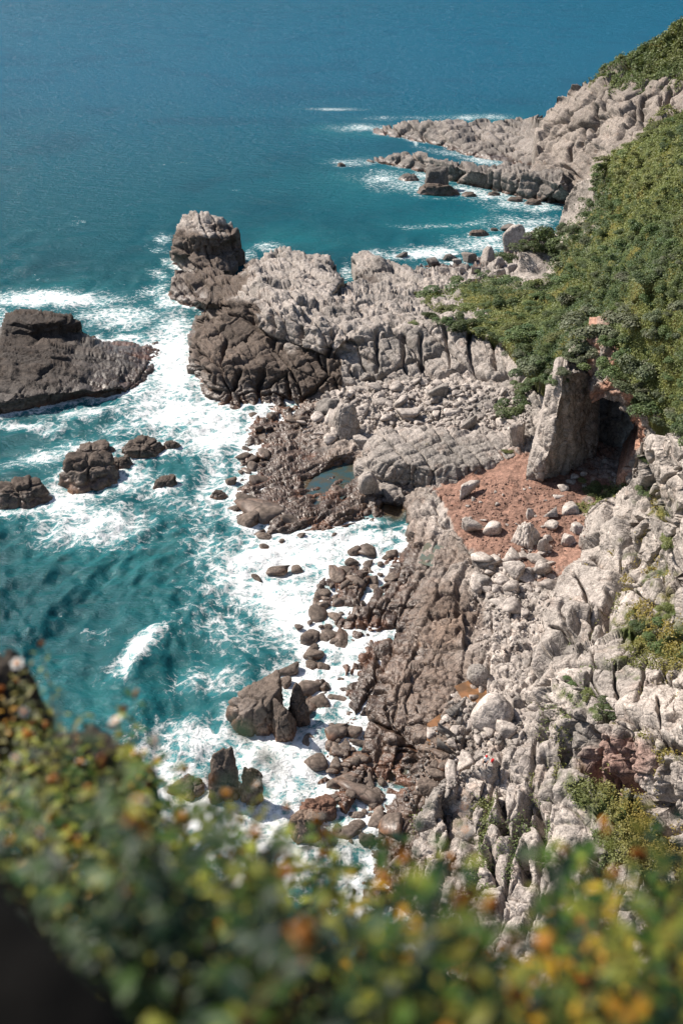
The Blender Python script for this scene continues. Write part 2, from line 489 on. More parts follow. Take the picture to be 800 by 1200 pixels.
def colour_rock(pale=PALE, dark=DARK, wetz=None, cellvar=0.22, grey=GREY):
    """rock tint: pale weathered rock, dark wet rock near the sea (attr 0), red soil (attr 1), plants (attr 2)"""
    def f(v, n, at, info, px, py):
        h = info[0]
        big = fbm(v / 9.0, 3, 11); small = fbm(v / 1.6, 3, 23)
        c = lerp(pale, grey, sstep(-0.35, 0.55, big + 0.4 * small))
        cv = ((h >> 5) & 255) / 255.0 - 0.5
        c = c * (1 + cellvar * cv[:, None])
        wet = at[:, 0] + 0.22 * big + 0.10 * small + 0.12 * cv
        if wetz: wet = np.maximum(wet, 1.15 - (v[:, 2] - 0.5 * big) / wetz)
        w = sstep(0.25, 0.75, wet)
        dk = lerp(dark, WETB, sstep(2.2, 0.6, v[:, 2] + small))
        c = lerp(c, dk * (1 + 0.5 * cv[:, None]), w)
        rust = sstep(0.45, 0.75, fbm(v / 3.1, 3, 77) + 0.5 * np.clip(1.6 - v[:, 2], -1, 1) * (w > 0.2))
        c = lerp(c, RUST * 0.6, 0.35 * rust * w)
        s = sstep(0.35, 0.62, at[:, 1] + 0.38 * small + .25 * big)
        c = lerp(c, SOIL * (1 + 0.3 * small[:, None] + .25 * big[:, None]), s)
        g = sstep(0.35, 0.65, at[:, 2] + 0.45 * small + 0.25 * big)
        gc = lerp(GREEN, OLIVE, sstep(-0.3, 0.5, fbm(v / 4.5, 2, 41)))
        c = lerp(c, gc * 0.8, g)
        return c, np.clip(w, 0, 1) * sstep(5.0, 1.0, v[:, 2])
    return f

def Yp(px, py, Y, *a):               # control point given by its ground range
    return (px, py, zY(py, Y)) + a


# ================================================================== SETTING: cliffs, shore, hill
STEP = 1.15

# ---- far cliff with green top
far_b = [(612, 226, 0.5), (622, 236, -1.5), (642, 243, -1.5), (664, 246, -1.5), Yp(676, 232, 398), Yp(695, 212, 380), Yp(722, 192, 368), Yp(762, 168, 360, 0, 0, .3),
         Yp(805, 146, 352, 0, 0, .6), Yp(880, 120, 340, 0, 0, .8), Yp(880, -22, 405, 0, 0, 1), Yp(800, 24, 425, 0, 0, 1), Yp(770, 43, 436, 0, 0, 1), Yp(735, 63, 448, 0, 0, .9),
         Yp(712, 78, 455, 0, 0, .7), Yp(690, 96, 462, 0, 0, .3), Yp(678, 97, 466), Yp(668, 98, 468), Yp(660, 112, 470), Yp(652, 113, 472), Yp(646, 124, 474), Yp(638, 128, 476), Yp(631, 140, 478), Yp(628, 156, 470), Yp(626, 185, 436)]
far_l = [[Yp(640, 205, 418), Yp(655, 190, 420), Yp(668, 165, 428), Yp(690, 142, 425), Yp(715, 120, 418), Yp(760, 112, 402), Yp(820, 100, 385)],
         [Yp(648, 226, 409), Yp(664, 212, 410), Yp(680, 190, 408), Yp(705, 168, 398), Yp(735, 150, 388)],
         [Yp(690, 110, 440, 0, 0, .1), Yp(715, 92, 436, 0, 0, .45), Yp(740, 88, 424, 0, 0, .5), Yp(765, 92, 412, 0, 0, .4), Yp(800, 76, 405, 0, 0, .35), Yp(850, 70, 395, 0, 0, .4)],
         [Yp(745, 70, 436, 0, 0, .9), Yp(790, 50, 420, 0, 0, .95)]]
far_layers = [dict(j=1, size=(8, 12, 40), rot=(18, 4, 3), amp=3.4, tilt=.35, crack=3.4, seed=3, cw=.55, miss=.25),
              dict(j=1, size=(4.2, 6, 3.6), rot=(18, 4, 3), amp=.7, tilt=.35, crack=.8, seed=4, cw=.26, shoulder=.0)]
FARCUT = [[(742, 122), (738, 134), (733, 146)], [(751, 108), (749, 128), (746, 149)], [(773, 106), (771, 118)], [(728, 146), (722, 161)], [(663, 131), (660, 147)], [(669, 169), (668, 187)], [(700, 128), (694, 150)], [(782, 100), (780, 122)], [(712, 112), (708, 128)], [(684, 150), (680, 172)]]
sheet('far_cliff', far_b, far_l, plus(disp_blocks(far_layers, .3, [(6.0, .5, 3)]), (FARCUT, 2.0, 9.0, 4)), colour_rock(wetz=3.0, pale=PALE * np.array([.68, .66, .64]), grey=GREY * np.array([.78, .74, .71])), STEP, 3, 1, (8, 22), 2,
      label='tall pale headland cliff with a green top, at the far end of the cove', cat='cliff', kind='structure')

# ---- two long rock ledges running into the sea at the far end
led_layers = [dict(j=1, size=(7, 9, 30), rot=(14, 3, 2), amp=2.2, tilt=.4, crack=2.4, seed=13, cw=.5), dict(j=1, size=(3, 4, 3), rot=(14, 3, 2), amp=.45, tilt=.3, crack=.6, seed=15, cw=.26, shoulder=.0)]
l1_b = [(431, 157, -.8), (470, 165, -.8), (512, 173, -.8), (545, 184, -.8), (585, 192, -.8), (625, 197, .8), (640, 192, 3), Yp(650, 170, 462), Yp(648, 138, 480), (610, 137.5, 11), (575, 137, 10.5),
        (540, 140.5, 9.5), (520, 139.5, 9.5), (478, 141, 6.5), (455, 146, 4), (437, 149, 1)]
l1_l = [[(434, 151, 1.3), (455, 149, 3.6), (475, 144, 6), (500, 147, 7.5), (520, 144, 9), (545, 145, 9), (570, 147, 8.5), (600, 148, 9), (640, 150, 13)],
        [(470, 160, .8), (510, 166, 1.5), (550, 172, 3), (600, 176, 4), (640, 180, 6)]]
sheet('rock_ledge', l1_b, l1_l, disp_blocks(led_layers, .4, [(2.6, .6, 5)]), colour_rock(pale=PALE * .66, grey=GREY * .62, wetz=3.2), STEP, 2.5, 0, (7, 14), 21,
      label='farther and longer of the two rock ledges jutting into the sea beyond the cove', cat='rock ledge', group='rock ledges beyond the cove')
l2_b = [(427, 190, -.8), (455, 196, -.8), (485, 203, -.8), (520, 211, -.8), (555, 221, -.8), (590, 229, -.8), (625, 238, -.8), (662, 242, -.5), (668, 225, 6), (660, 200, 12), (640, 191, 9), (605, 190, 5),
        (575, 194, 5), (548, 192, 7.5), (520, 187, 7.5), (500, 178, 7), (480, 177.5, 6), (455, 180, 4), (432, 184, 1)]
l2_l = [[(430, 187, 1), (458, 183, 4), (482, 181, 5.6), (503, 184, 7.2), (520, 191, 7.3), (548, 197, 7.6), (575, 202, 7.5), (600, 205, 8), (630, 208, 9), (655, 212, 10.5)],
        [(600, 214, 5.6), (612, 208, 8)], [(626, 214, 6.5), (655, 218, 8.5)]]
sheet('rock_ledge', l2_b, l2_l, disp_blocks(led_layers, .4, [(2.6, .6, 5)]), colour_rock(pale=PALE * .6, grey=GREY * .56, wetz=3.2), STEP, 2.5, 0, (7, 14), 22,
      label='nearer of the two rock ledges beyond the cove, its dark front face above white surf', cat='rock ledge', group='rock ledges beyond the cove')

# ---- green hillside
hill_b = [(500, 345, 11, 0, 0, .5), (500, 372, 12.2, 0, 0, .4), (545, 388, 14, 0, 0, .7), (590, 402, 16.0, 0, 0, .7), (612, 427, 16.5, 0, 0, .8), (640, 446, 17, 0, 0, .8), Yp(657, 438, 160, 0, 0, .8), Yp(690, 410, 161, 0, 0, .8),
          Yp(705, 412, 157, 0, 0, .9), Yp(722, 432, 150, 0, 0, .9), Yp(745, 458, 143, 0, 0, .9), Yp(775, 492, 134, 0, 0, .9), Yp(800, 512, 122, 0, 0, .8), Yp(880, 545, 100, 0, 0, .8),
          Yp(900, 300, 110, 0, 0, 1), Yp(880, 78, 185, 0, 0, 1), Yp(800, 133, 207, 0, 0, 1), Yp(760, 153, 225, 0, 0, .9), Yp(720, 178, 246, 0, 0, .7), Yp(690, 206, 263, 0, 0, .5), Yp(674, 214, 270), Yp(662, 232, 276), Yp(655, 262, 280), Yp(652, 274, 280, 0, 0, .4),
          Yp(622, 282, 272, 0, 0, .9), Yp(609, 293, 266, 0, 0, .2), Yp(606, 320, 262), Yp(592, 322, 262, 0, 0, .6), (560, 328, 8.6, 0, 0, .7), (525, 337, 9.5, 0, 0, .6)]
hill_l = [[Yp(609, 300, 264), Yp(628, 302, 263, 0, 0, .1), Yp(645, 306, 262, 0, 0, .3), Yp(660, 300, 262, 0, 0, .8)], [Yp(612, 322, 260, 0, 0, .05), Yp(640, 322, 257, 0, 0, .2), Yp(662, 318, 250, 0, 0, .9)],
          [Yp(690, 300, 215, 0, 0, 1), Yp(700, 350, 185, 0, 0, 1), Yp(690, 385, 170, 0, 0, 1)],
          [Yp(690, 222, 262, 0, 0, .2), Yp(700, 235, 252, 0, 0, .6), Yp(680, 255, 268, 0, 0, .4)],
          [Yp(720, 250, 222, 0, 0, 1), Yp(760, 250, 178, 0, 0, 1), Yp(800, 250, 158, 0, 0, 1)], [Yp(760, 330, 146, 0, 0, 1), Yp(800, 340, 134, 0, 0, 1)],
          [Yp(720, 400, 157, 0, 0, .9), Yp(760, 420, 143, 0, 0, .9), Yp(800, 440, 130, 0, 0, .9)],
          [(560, 350, 14, 0, 0, 1), Yp(600, 350, 225, 0, 0, 1), Yp(640, 355, 213, 0, 0, 1)], [Yp(620, 400, 190, 0, 0, 1), Yp(660, 405, 172, 0, 0, 1)]]
hill_layers = [dict(size=(9, 9, 9), amp=.9, tilt=.8, crack=.2, seed=33)]
sheet('hill', hill_b, hill_l, disp_blocks(hill_layers, .3), colour_rock(pale=PALE * .95), STEP * 1.2, 4, 3, (4, 5), 31, 25,
      label='steep green hillside covered in scrub above the cave', cat='hill', kind='structure')

# ---- rubble shore at the head of the far cove
cv_b = [(478, 320, 2), (496, 309, -1), (540, 305, -1), (575, 298, -1), (590, 289, -1), (612, 281, -.8), (628, 277, -.5), (650, 276, 4), (650, 318, 9), (605, 338, 10), (560, 346, 11), (520, 346, 9.5), (490, 338, 7)]
cv_l = [[(500, 316, 1.0), (540, 312, .9), (575, 308, 1.2), (596, 300, 1.4), (620, 290, 2)], [(510, 325, 3.2), (560, 322, 3.6), (600, 318, 5)]]
sheet('cove_shore', cv_b, cv_l, disp_blocks([dict(size=(4, 3.4, 3), amp=1.6, tilt=.7, crack=.8, dome=.5, seed=36), dict(size=(1.6, 1.5, 1.4), amp=.7, tilt=.8, crack=.4, dome=.3, seed=37)], .3), colour_rock(pale=PALE * .9, wetz=2.0), STEP, 2, 0, (3, 4), 35,
      label='pale rubble shore at the head of the far cove', cat='shore', kind='structure')

# ---- promontory and sea stack
pro_b = [(221, 392, -1), (218, 440, -1.2), (243, 474, -1.2), (268, 486, -1.2), (330, 482, -1), (378, 482, -.5), (388, 462, 2.6), (420, 456, 4.2), (480, 449, 6.6), (540, 452, 8.2), (600, 458, 11), (632, 452, 12.5),
         (640, 425, 15), (620, 395, 15.5), (585, 378, 15.2), (548, 352, 13), (535, 332, 9.5), (520, 320, 5), (500, 318, 4), (470, 310, 5), (430, 294, 6.5), (413, 294, 6.5), (412, 312, 3.5), (417, 328, 3.5), (405, 334, 6), (399, 322, 10.5), (383, 299, 13),
         (350, 292, 13.2), (318, 289, 12), (300, 301, 11), (285, 312, 8.5), (272, 322, 5.5), (245, 312, 4.8), (205, 314, 4.3), (197, 345, -1), (203, 364, -1.2), (238, 366, -1), (224, 370, .2), (202, 373, .8), (200, 393, -1)]
pro_l = [[(201, 326, 4.2), (222, 324, 4.6), (240, 328, 5), (268, 334, 7)], [(204, 338, 2.2), (225, 348, 2.2), (241, 346, 3)],
         [(226, 398, 5), (243, 412, 6), (258, 428, 5.8), (300, 426, 6.6), (345, 430, 6.6), (372, 440, 6)],
         [(222, 420, 3), (245, 446, 3)],
         [(250, 388, 7.4), (300, 398, 8.4), (350, 410, 8.6), (392, 425, 7.8)],
         [(238, 372, 7.8), (258, 378, 8.8), (292, 388, 9.4), (330, 399, 9.8), (368, 410, 9.6), (392, 418, 8.6)],
         [(240, 352, 11), (262, 352, 12.8), (285, 350, 14), (312, 361, 14.4), (342, 372, 14.4), (378, 387, 13.6), (398, 394, 13)],
         [(285, 332, 14.3), (340, 330, 15.4), (390, 345, 15), (440, 350, 13.6), (490, 360, 13.8)],
         [(400, 438, 6.8), (450, 436, 7.6), (500, 434, 8.6), (560, 432, 11), (605, 438, 13)],
         [(412, 392, 12.6), (440, 384, 13.2), (470, 380, 13.5), (492, 388, 13.3), (525, 378, 14.4), (555, 368, 15.6), (590, 380, 16)],
         [(415, 318, 4.4), (450, 328, 4.6), (478, 334, 6), (500, 330, 7)], [(415, 300, 6.6), (455, 312, 6.2), (485, 322, 6)],
         [(402, 412, 9), (402, 402, 12)]]
pro_layers = [dict(j=1, size=(6.5, 8.5, 9), rot=(24, 5, 4), amp=1.8, tilt=.45, crack=1.9, seed=43, cw=.34),
              dict(j=1, size=(2.4, 3.2, 2.6), rot=(24, 5, 4), amp=.75, tilt=.4, crack=.7, seed=44, cw=.2), dict(j=1, size=(1.0, 1.2, .9), rot=(24, 8, 4), amp=.28, tilt=.5, crack=.22, seed=45, cw=.13, mod=.8)]
def pro_col(v, n, at, info, px, py):
    # the lower, front part is dark with spray, the top bleached
    lim = 9.6 + 3.2 * fbm(v / 12, 2, 5) + np.where(px < 300, 2.5, 0) + np.where(px > 400, -7.0, 0)
    w = sstep(lim + 2.2, lim - 1.2, v[:, 2])
    at = at.copy(); at[:, 0] = np.maximum(at[:, 0], w * .95)
    return colour_rock(wetz=2.0, dark=DARK * 1.25, pale=PALE * .88)(v, n, at, info, px, py)
PROCUT = [[(265, 398), (256, 420), (250, 448)], [(281, 428), (272, 450), (266, 478)], [(392, 388), (386, 405), (379, 428)], [(284, 352), (290, 372)], [(318, 366), (322, 392)], [(348, 376), (352, 404)], [(306, 432), (302, 474)], [(334, 434), (338, 476)], [(443, 388), (440, 436)], [(470, 386), (474, 432)], [(493, 392), (494, 434)], [(521, 382), (524, 430)], [(548, 374), (552, 430)], [(576, 382), (580, 434)], [(228, 404), (232, 440)], [(226, 428), (246, 436)]]
sheet('promontory', pro_b, pro_l, plus(disp_blocks(pro_layers, .22, [(2.4, .6, 7)], .85), (PROCUT, 2.0, 2.6, 6)), pro_col, STEP, 3.5, 1, (3, 9), 41,
      label='broad rock promontory with a bleached top and dark sea-facing cliffs, at the centre of the cove', cat='promontory', kind='structure')

st_b = [(197, 313, -1), (220, 319, 2), (243, 322, 3), (272, 317, 3.5), (286, 300, 3.6), (285, 284, 7), (278, 268, 11), (262, 251, 14.6), (250, 246, 15.6), (232, 246.5, 15.6), (213, 250, 13.8), (205, 266, 11), (201, 282, 7), (196, 300, -.5)]
st_l = [[(203, 296, 5.8), (222, 300, 6.2), (245, 300, 6.4), (272, 294, 6.2), (284, 290, 6)], [(204, 290, 7), (225, 295, 7), (250, 294, 7.4), (280, 286, 7.2)],
        [(207, 274, 10.7), (222, 277, 11.4), (245, 279, 11.3), (275, 277, 10.6)], [(210, 266, 12), (235, 269, 12.6), (262, 268, 12.2)], [(212, 256, 13.5), (232, 258, 14.4), (258, 259, 13.8)]]
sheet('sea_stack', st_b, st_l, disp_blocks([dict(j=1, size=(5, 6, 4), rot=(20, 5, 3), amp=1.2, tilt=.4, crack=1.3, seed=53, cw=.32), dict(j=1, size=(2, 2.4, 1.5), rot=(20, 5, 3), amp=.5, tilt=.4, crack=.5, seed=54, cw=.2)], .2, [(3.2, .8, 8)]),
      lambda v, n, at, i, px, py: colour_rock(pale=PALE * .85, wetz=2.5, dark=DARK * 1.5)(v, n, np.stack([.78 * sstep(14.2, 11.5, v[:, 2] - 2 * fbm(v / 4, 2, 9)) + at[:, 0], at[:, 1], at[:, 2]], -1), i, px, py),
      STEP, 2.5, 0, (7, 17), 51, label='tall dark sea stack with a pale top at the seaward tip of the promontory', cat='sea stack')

# ---- flat slab island at the left
isl_b = [(-90, 500, -1.2), (-10, 494, -1.2), (30, 487, -1.2), (62, 480, -1.2), (92, 472, -1), (115, 470, -1), (150, 468, -1.2), (172, 463, -1.2), (172, 452, -.8), (184, 440, -1), (182, 428, -1), (194, 420, -1), (184, 398, -1), (140, 394, 0), (104, 392, .6), (97, 388, 2.6), (95, 378, 5), (82, 366, 7.2),
         (50, 361, 8.6), (22, 361, 8), (6, 366, 6), (2, 380, 2.5), (-8, 392, 1), (-90, 400, 1)]
isl_l = [[(2, 396, 5), (36, 392, 5.2), (70, 391, 4.6), (96, 391, 2.6)], [(6, 376, 7.4), (36, 379, 7.9), (66, 378, 7.6), (92, 382, 5.2)],
         [(-90, 472, 3.2), (0, 468, 3.4), (40, 465, 3), (75, 461, 2.6), (112, 459, 2), (145, 455, .9)], [(-90, 440, 5.2), (0, 430, 5.2), (70, 428, 4.2), (130, 430, 2.2), (170, 432, 1.0)],
         [(60, 419, 4.6), (120, 421, 2.6), (158, 420, 1.2)], [(60, 424, 3.8), (120, 426, 2.0)], [(-90, 418, 5.6), (0, 410, 5.8), (60, 405, 5.2), (120, 404, 2.2), (170, 408, 1.0)]]
isl_col = colour_rock(pale=GREY * .33, grey=DARK * .9, dark=DARK * .62, wetz=2.6)
sheet('rock_island', isl_b, isl_l, disp_blocks([dict(j=1, size=(17, 5, 3), rot=(-12, 5, 0), amp=.7, tilt=.35, crack=.8, seed=63, cw=.25), dict(j=1, size=(6, 1.3, 1.2), rot=(-14, 6, 0), amp=.28, tilt=.4, crack=.34, seed=64, cw=.14)], .12, [(1.5, .7, 9)]),
      lambda v, n, at, i, px, py: isl_col(v, n, np.stack([.62 + at[:, 0], at[:, 1], at[:, 2]], -1), i, px, py), STEP, 3, 0, (4, 10), 61,
      label='low dark slab island with a raised block at its back, surrounded by foam', cat='rock island')

# ---- the shore: boulder field, red beach, wave-cut platform
sh_b = [(384, 458, 4.2, .3), (372, 470, 1.6, .6), (335, 476, .1, .9), (300, 480, -.9, 1), (272, 500, -1.3, 1), (276, 535, -1.1, 1), (258, 565, -1.6, 1), (256, 608, -1.7, 1), (272, 640, -1.7, 1), (312, 650, -1.6, 1), (352, 640, -1.2, 1), (402, 630, -1.2, 1), (440, 618, -1, 1),
        (456, 600, -.5, 1), (452, 584, .1, .9), (474, 584, .4, .8), (478, 604, .1, .9), (474, 634, -.9, 1), (448, 644, -1.1, 1), (404, 652, -1.4, 1), (368, 668, -1.5, 1), (362, 712, -1.5, 1), (350, 760, -1.6, 1), (345, 800, -1.7, 1), (368, 850, -1.6, 1), (352, 900, -1.7, 1), (380, 950, -1.6, 1), (388, 1010, -1.5, 1),
        (410, 1060, -1.2, 1), (470, 1060, 1.5, .8), (530, 1010, 3, .5), (560, 975, 4, .4), (610, 920, 6.0), (635, 860, 7), (665, 760, 8), (690, 700, 8.2), (722, 640, 9), (756, 585, 9.6, 0, .3, .5), (750, 528, 9.2, 0, .4), (690, 515, 9.0, 0, .5), (640, 530, 9.5, 0, .3), (640, 470, 13), (615, 448, 12.2), (580, 446, 10.6), (540, 442, 9.3), (480, 440, 7.6), (420, 449, 5.2)]
sh_l = [[(300, 500, .3, 1), (330, 497, .6, 1), (360, 490, 1.4, .9)], [(290, 525, .1, 1), (318, 515, .5, 1), (345, 520, 1.1, .9), (380, 505, 2.5, .5)],
        [(285, 560, -.2, 1), (315, 550, .8, 1), (350, 545, 1.4, .9), (385, 540, 1.7, .8)],
        # tide pool hollow
        [(352, 580, .9, .9), (362, 568, .2, 1), (376, 556, .1, 1), (398, 545, .1, 1), (415, 545, .3, .9)], [(365, 592, .9, .9), (375, 584, .2, 1), (395, 572, .1, 1), (412, 560, .2, .9), (420, 552, .9, .7)],
        [(300, 585, .6, 1), (330, 590, 1.1, .95), (365, 604, 1.1, .9), (400, 600, 1.4, .8), (425, 585, 1.5, .75)], [(282, 608, .5, 1), (305, 622, .2, 1), (345, 618, .6, .95), (392, 612, .6, .95), (425, 604, .5, .95)],
        [(400, 480, 3.8, .2), (450, 490, 5), (520, 490, 6.6), (590, 490, 8.6)], [(420, 525, 3, .4), (470, 520, 5.4), (540, 520, 6.8), (605, 515, 9)],
        [(430, 590, .9, .9), (480, 580, 1.5, .7), (520, 570, 4.4, .1, .5)],
        # red beach
        [(516, 572, 4.6, .1, .9), (560, 556, 6.2, 0, 1), (600, 545, 7.8, 0, .9)], [(528, 595, 4.8, .1, 1), (580, 590, 6.2, 0, 1), (640, 580, 7.6, 0, 1), (690, 575, 8.4, 0, .8, .2)],
        [(560, 640, 5.2, .1, .95), (600, 650, 5.8, 0, .9), (640, 650, 6.8, 0, .9), (680, 630, 8, 0, .9)], [(580, 665, 5.3, .1, .3), (640, 690, 6.6, 0, .1)],
        [(650, 555, 7.8, 0, .6), (690, 540, 8.2, 0, .5), (730, 535, 8.6, 0, .5)], [(690, 600, 8.4, 0, .5, .6), (715, 590, 8.8, 0, .3, .8)],
        # ridge between the inlet and the beach
        [(485, 575, 2.4, .45), (510, 580, 4.2, .3), (525, 615, 4.6, .35), (555, 655, 4.9, .4)], [(482, 605, 2.2, .6), (482, 640, 1.4, .8), (500, 625, 3, .5), (520, 655, 3, .5)],
        [(490, 655, 2.4, .65), (505, 640, 2.6, .5), (527, 638, 2.8, .5)],
        # first lobe of the dark platform, gully, second lobe
        [(400, 694, .1, 1), (408, 725, .8, 1), (432, 738, .7, 1), (458, 728, 1.2, 1), (478, 738, .8, 1)], [(416, 675, .9, 1), (425, 710, 1.4, .95), (455, 700, 1.9, .9), (490, 690, 2.3, .85)],
        [(440, 672, -.3, 1), (465, 664, .4, 1), (480, 668, 1.4, .9)],
        [(405, 762, -1.2, 1), (440, 752, -1, 1), (466, 743, -.4, 1), (474, 741, .4, 1)], [(410, 790, 0, 1), (430, 768, .8, 1), (458, 752, 1, 1), (480, 752, 1.8, .95)],
        [(400, 806, .6, 1), (415, 830, .9, 1), (440, 850, .7, 1), (458, 875, .8, 1)], [(425, 800, 1.9, .95), (450, 785, 2.4, .9), (490, 770, 3, .85), (530, 740, 3.7, .7)], [(445, 835, 2.0, .95), (480, 820, 2.8, .9), (520, 800, 3.6, .8)],
        [(480, 870, 1.8, .95), (505, 858, 2.9, .85), (530, 830, 3.9, .6)], [(545, 690, 3.8, .62), (566, 720, 4.1, .58), (566, 770, 4.4, .58), (552, 805, 4.2, .6)],
        # shallow pool at the foot
        [(432, 885, .1, 1), (450, 900, -.15, 1), (478, 905, -.1, 1), (470, 890, .1, 1)], [(430, 960, .1, 1), (455, 940, .6, 1), (490, 920, 1.7, .95), (520, 890, 3.2, .7)],
        [(402, 850, .0, 1), (404, 900, -.1, 1), (400, 960, -.1, 1)], [(378, 700, -.5, 1), (386, 740, -.5, 1), (372, 770, -.6, 1)], [(536, 860, 4.2, .6), (562, 890, 4.8, .1), (590, 850, 6)],
        [(575, 700, 4.8, .1), (578, 760, 5, .1), (570, 830, 4.9, .1)], [(600, 700, 6.2, 0), (610, 750, 6.4, 0), (600, 800, 6.2)]]
plat = [dict(j=1, size=(4.4, 9, 8), rot=(-14, 4, 0), amp=1.2, tilt=.4, crack=1.2, seed=72, cw=.30, miss=.2, warp=.6, irr=.8),
        dict(j=1, size=(2.2, 2.5, 6), rot=(-18, 4, 0), amp=.5, tilt=.5, crack=.55, seed=73, cw=.2, miss=.3, warp=.55, irr=.9),
        dict(size=(1.3, 1.5, 1.4), rot=(-14, 0, 0), amp=.34, tilt=.6, crack=.12, dome=.15, seed=74, cw=.1)]
cob = [dict(size=(3.2, 2.6, 2.6), amp=1.0, tilt=.7, crack=.6, dome=.35, seed=75, mod=.7), dict(size=(1.2, 1.2, 1.2), amp=.45, tilt=.9, crack=.35, dome=.3, seed=76)]
strat = [dict(size=(8, 1.5, 3), rot=(33, 0, 0), amp=.7, tilt=.5, crack=.45, dome=.2, seed=78), dict(size=(2.2, .9, 1.2), rot=(33, 0, 0), amp=.3, tilt=.5, crack=.25, seed=79)]
def sh_disp(p, n, at, px, py):
    a, info_a = disp_blocks(plat, .12)(p, n, at, px, py)
    b, info_b = disp_blocks(cob, .18)(p, n, at, px, py)
    c, info_c = disp_blocks(strat, .15)(p, n, at, px, py)
    jit = 10 * fbm(np.stack([px / 25, py / 25, px * 0], -1), 2, 8)
    wc = sstep(0, 20, 468 - 0 + 0 * px) * sstep(440 + jit, 425 + jit, px) * sstep(640, 620, py) * sstep(488, 500, py)
    wa = sstep(640, 655, py + jit) * sstep(585 + .0 * py, 570, px + jit)
    wa = np.maximum(wa, sstep(575, 590, py) * sstep(540, 525, px + jit) * sstep(465, 480, px))
    wb = np.clip(1 - wa - wc, 0, 1)
    d = a * wa + b * wb + c * wc * (1 - wa)
    soil = sstep(.35, .7, at[:, 1])
    d = d * (1 - .86 * soil)
    h = np.where(wa > .5, info_a[0], np.where(wc > .5, info_c[0], info_b[0]))
    return d, (h, info_a[1])
sheet('shore', sh_b, sh_l, sh_disp, colour_rock(wetz=2.0, dark=np.array([.150, .108, .083])), STEP * .95, 3.5, 1, (2, 4), 71,
      label='rocky shore of dark wave-cut platform, pale rubble and a red beach', cat='shore', kind='structure')

# ---- blocky outcrop in the middle of the shore
out_b = [(416, 548, 1.6, .3), (420, 574, 1.2, .6), (436, 587, .8, .8), (470, 590, .9, .7), (506, 581, 2.6, .2), (541, 568, 4.6), (577, 550, 6.6), (604, 534, 8.3), (602, 510, 9.3), (562, 502, 9.3), (512, 499, 8.8), (470, 496, 7.8), (440, 502, 7), (424, 518, 5.6)]
out_l = [[(424, 542, 4.2), (436, 537, 6.0), (470, 541, 6.9), (500, 549, 6.8), (520, 546, 7.2), (548, 546, 7.5), (576, 536, 8.1)], [(425, 560, 2.6, .2), (445, 568, 2.6, .2), (475, 570, 2.6, .25), (503, 570, 3.6)],
         [(504, 552, 6.2), (507, 576, 3)], [(448, 512, 7.4), (500, 520, 7.9), (560, 518, 8.7)]]
sheet('rock_outcrop', out_b, out_l, disp_blocks([dict(j=1, size=(3.4, 4.0, 8), rot=(22, 0, 3), amp=1.0, tilt=.35, crack=1.2, seed=83, cw=.24), dict(j=1, size=(1.3, 1.5, 2.2), rot=(22, 0, 3), amp=.3, tilt=.4, crack=.34, seed=84, cw=.14)], .14, (), .7),
      colour_rock(pale=PALE * .88, wetz=1.6), STEP, 2, 0, (2, 5), 81, label='flat-topped blocky outcrop with steep shaded front, between the tide pool and the red beach', cat='rock outcrop')

# ---- cave: leaning slab, arch, back wall
sl_b = [Yp(650, 438, 152), Yp(640, 464, 152), Yp(627, 515, 151.5), (615, 560, 8), (617, 571, 6.8), (634, 573, 7), (662, 560, 7), (696, 543, 7), Yp(700, 505, 158.5), Yp(703, 470, 160), Yp(706, 436, 161), Yp(704, 408, 162), Yp(684, 406, 160), Yp(662, 428, 154)]
sl_l = [[Yp(660, 436, 149), Yp(656, 462, 148), Yp(650, 500, 147.5), Yp(640, 535, 147.3), (632, 568, 7.3)]]
def sl_col(v, n, at, i, px, py):
    return colour_rock(pale=PALE * .86, grey=PALE * .66, wetz=None)(v, n, at, i, px, py)
sheet('leaning_slab', sl_b, sl_l, disp_blocks([dict(size=(2.6, 3.0, 9), rot=(0, 0, -8), amp=.8, tilt=.5, crack=.4, seed=93), dict(size=(.9, .9, 2.4), amp=.3, tilt=.6, crack=.2, seed=94)], .25),
      sl_col, STEP * .9, 1.5, 0, (14, 2.5), 91, label='tall pale slab of rock leaning beside the dark cave mouth', cat='rock slab')
ar_b = [Yp(684, 398, 158), Yp(706, 396, 156), Yp(724, 418, 150), Yp(748, 452, 143), Yp(780, 486, 136), Yp(776, 525, 135.5), Yp(756, 548, 139), Yp(735, 572, 143), Yp(720, 577, 146), Yp(727, 548, 147), Yp(736, 532, 147.5), Yp(744, 517, 148), Yp(743, 502, 148.4), Yp(735, 484, 149.3), Yp(722, 472, 150.8), Yp(706, 467, 152), Yp(692, 474, 153), Yp(688, 440, 156)]
ar_l = [[Yp(694, 452, 153.5), Yp(724, 462, 149.5), Yp(749, 482, 146.5), Yp(754, 515, 144)], [Yp(700, 420, 155), Yp(716, 440, 151)], [Yp(742, 545, 142.6), Yp(758, 525, 140)]]
sheet('cave_arch', ar_b, ar_l, disp_blocks([dict(size=(2.2, 2.2, 3), rot=(20, 10, 0), amp=1.1, tilt=.7, crack=.5, seed=103), dict(size=(.9, .9, 1.2), amp=.4, tilt=.6, crack=.2, seed=104)], .3),
      lambda v, n, at, i, px, py: (lerp(colour_rock(pale=PALE * .85)(v, n, at, i, px, py)[0], np.array([.40, .20, .13]), .75 * sstep(-.15, .35, fbm(v / 3.5, 3, 66) + .004 * (740 - px))), np.zeros(len(v))),
      STEP * .9, 3.0, 0, (17, 1.5), 101, label='reddish rock lintel and pillar framing the cave mouth', cat='cave arch', kind='structure')
bw_b = [Yp(675, 542, 158), Yp(742, 552, 156), Yp(752, 532, 162), Yp(756, 425, 171), Yp(672, 425, 171), Yp(672, 520, 163)]
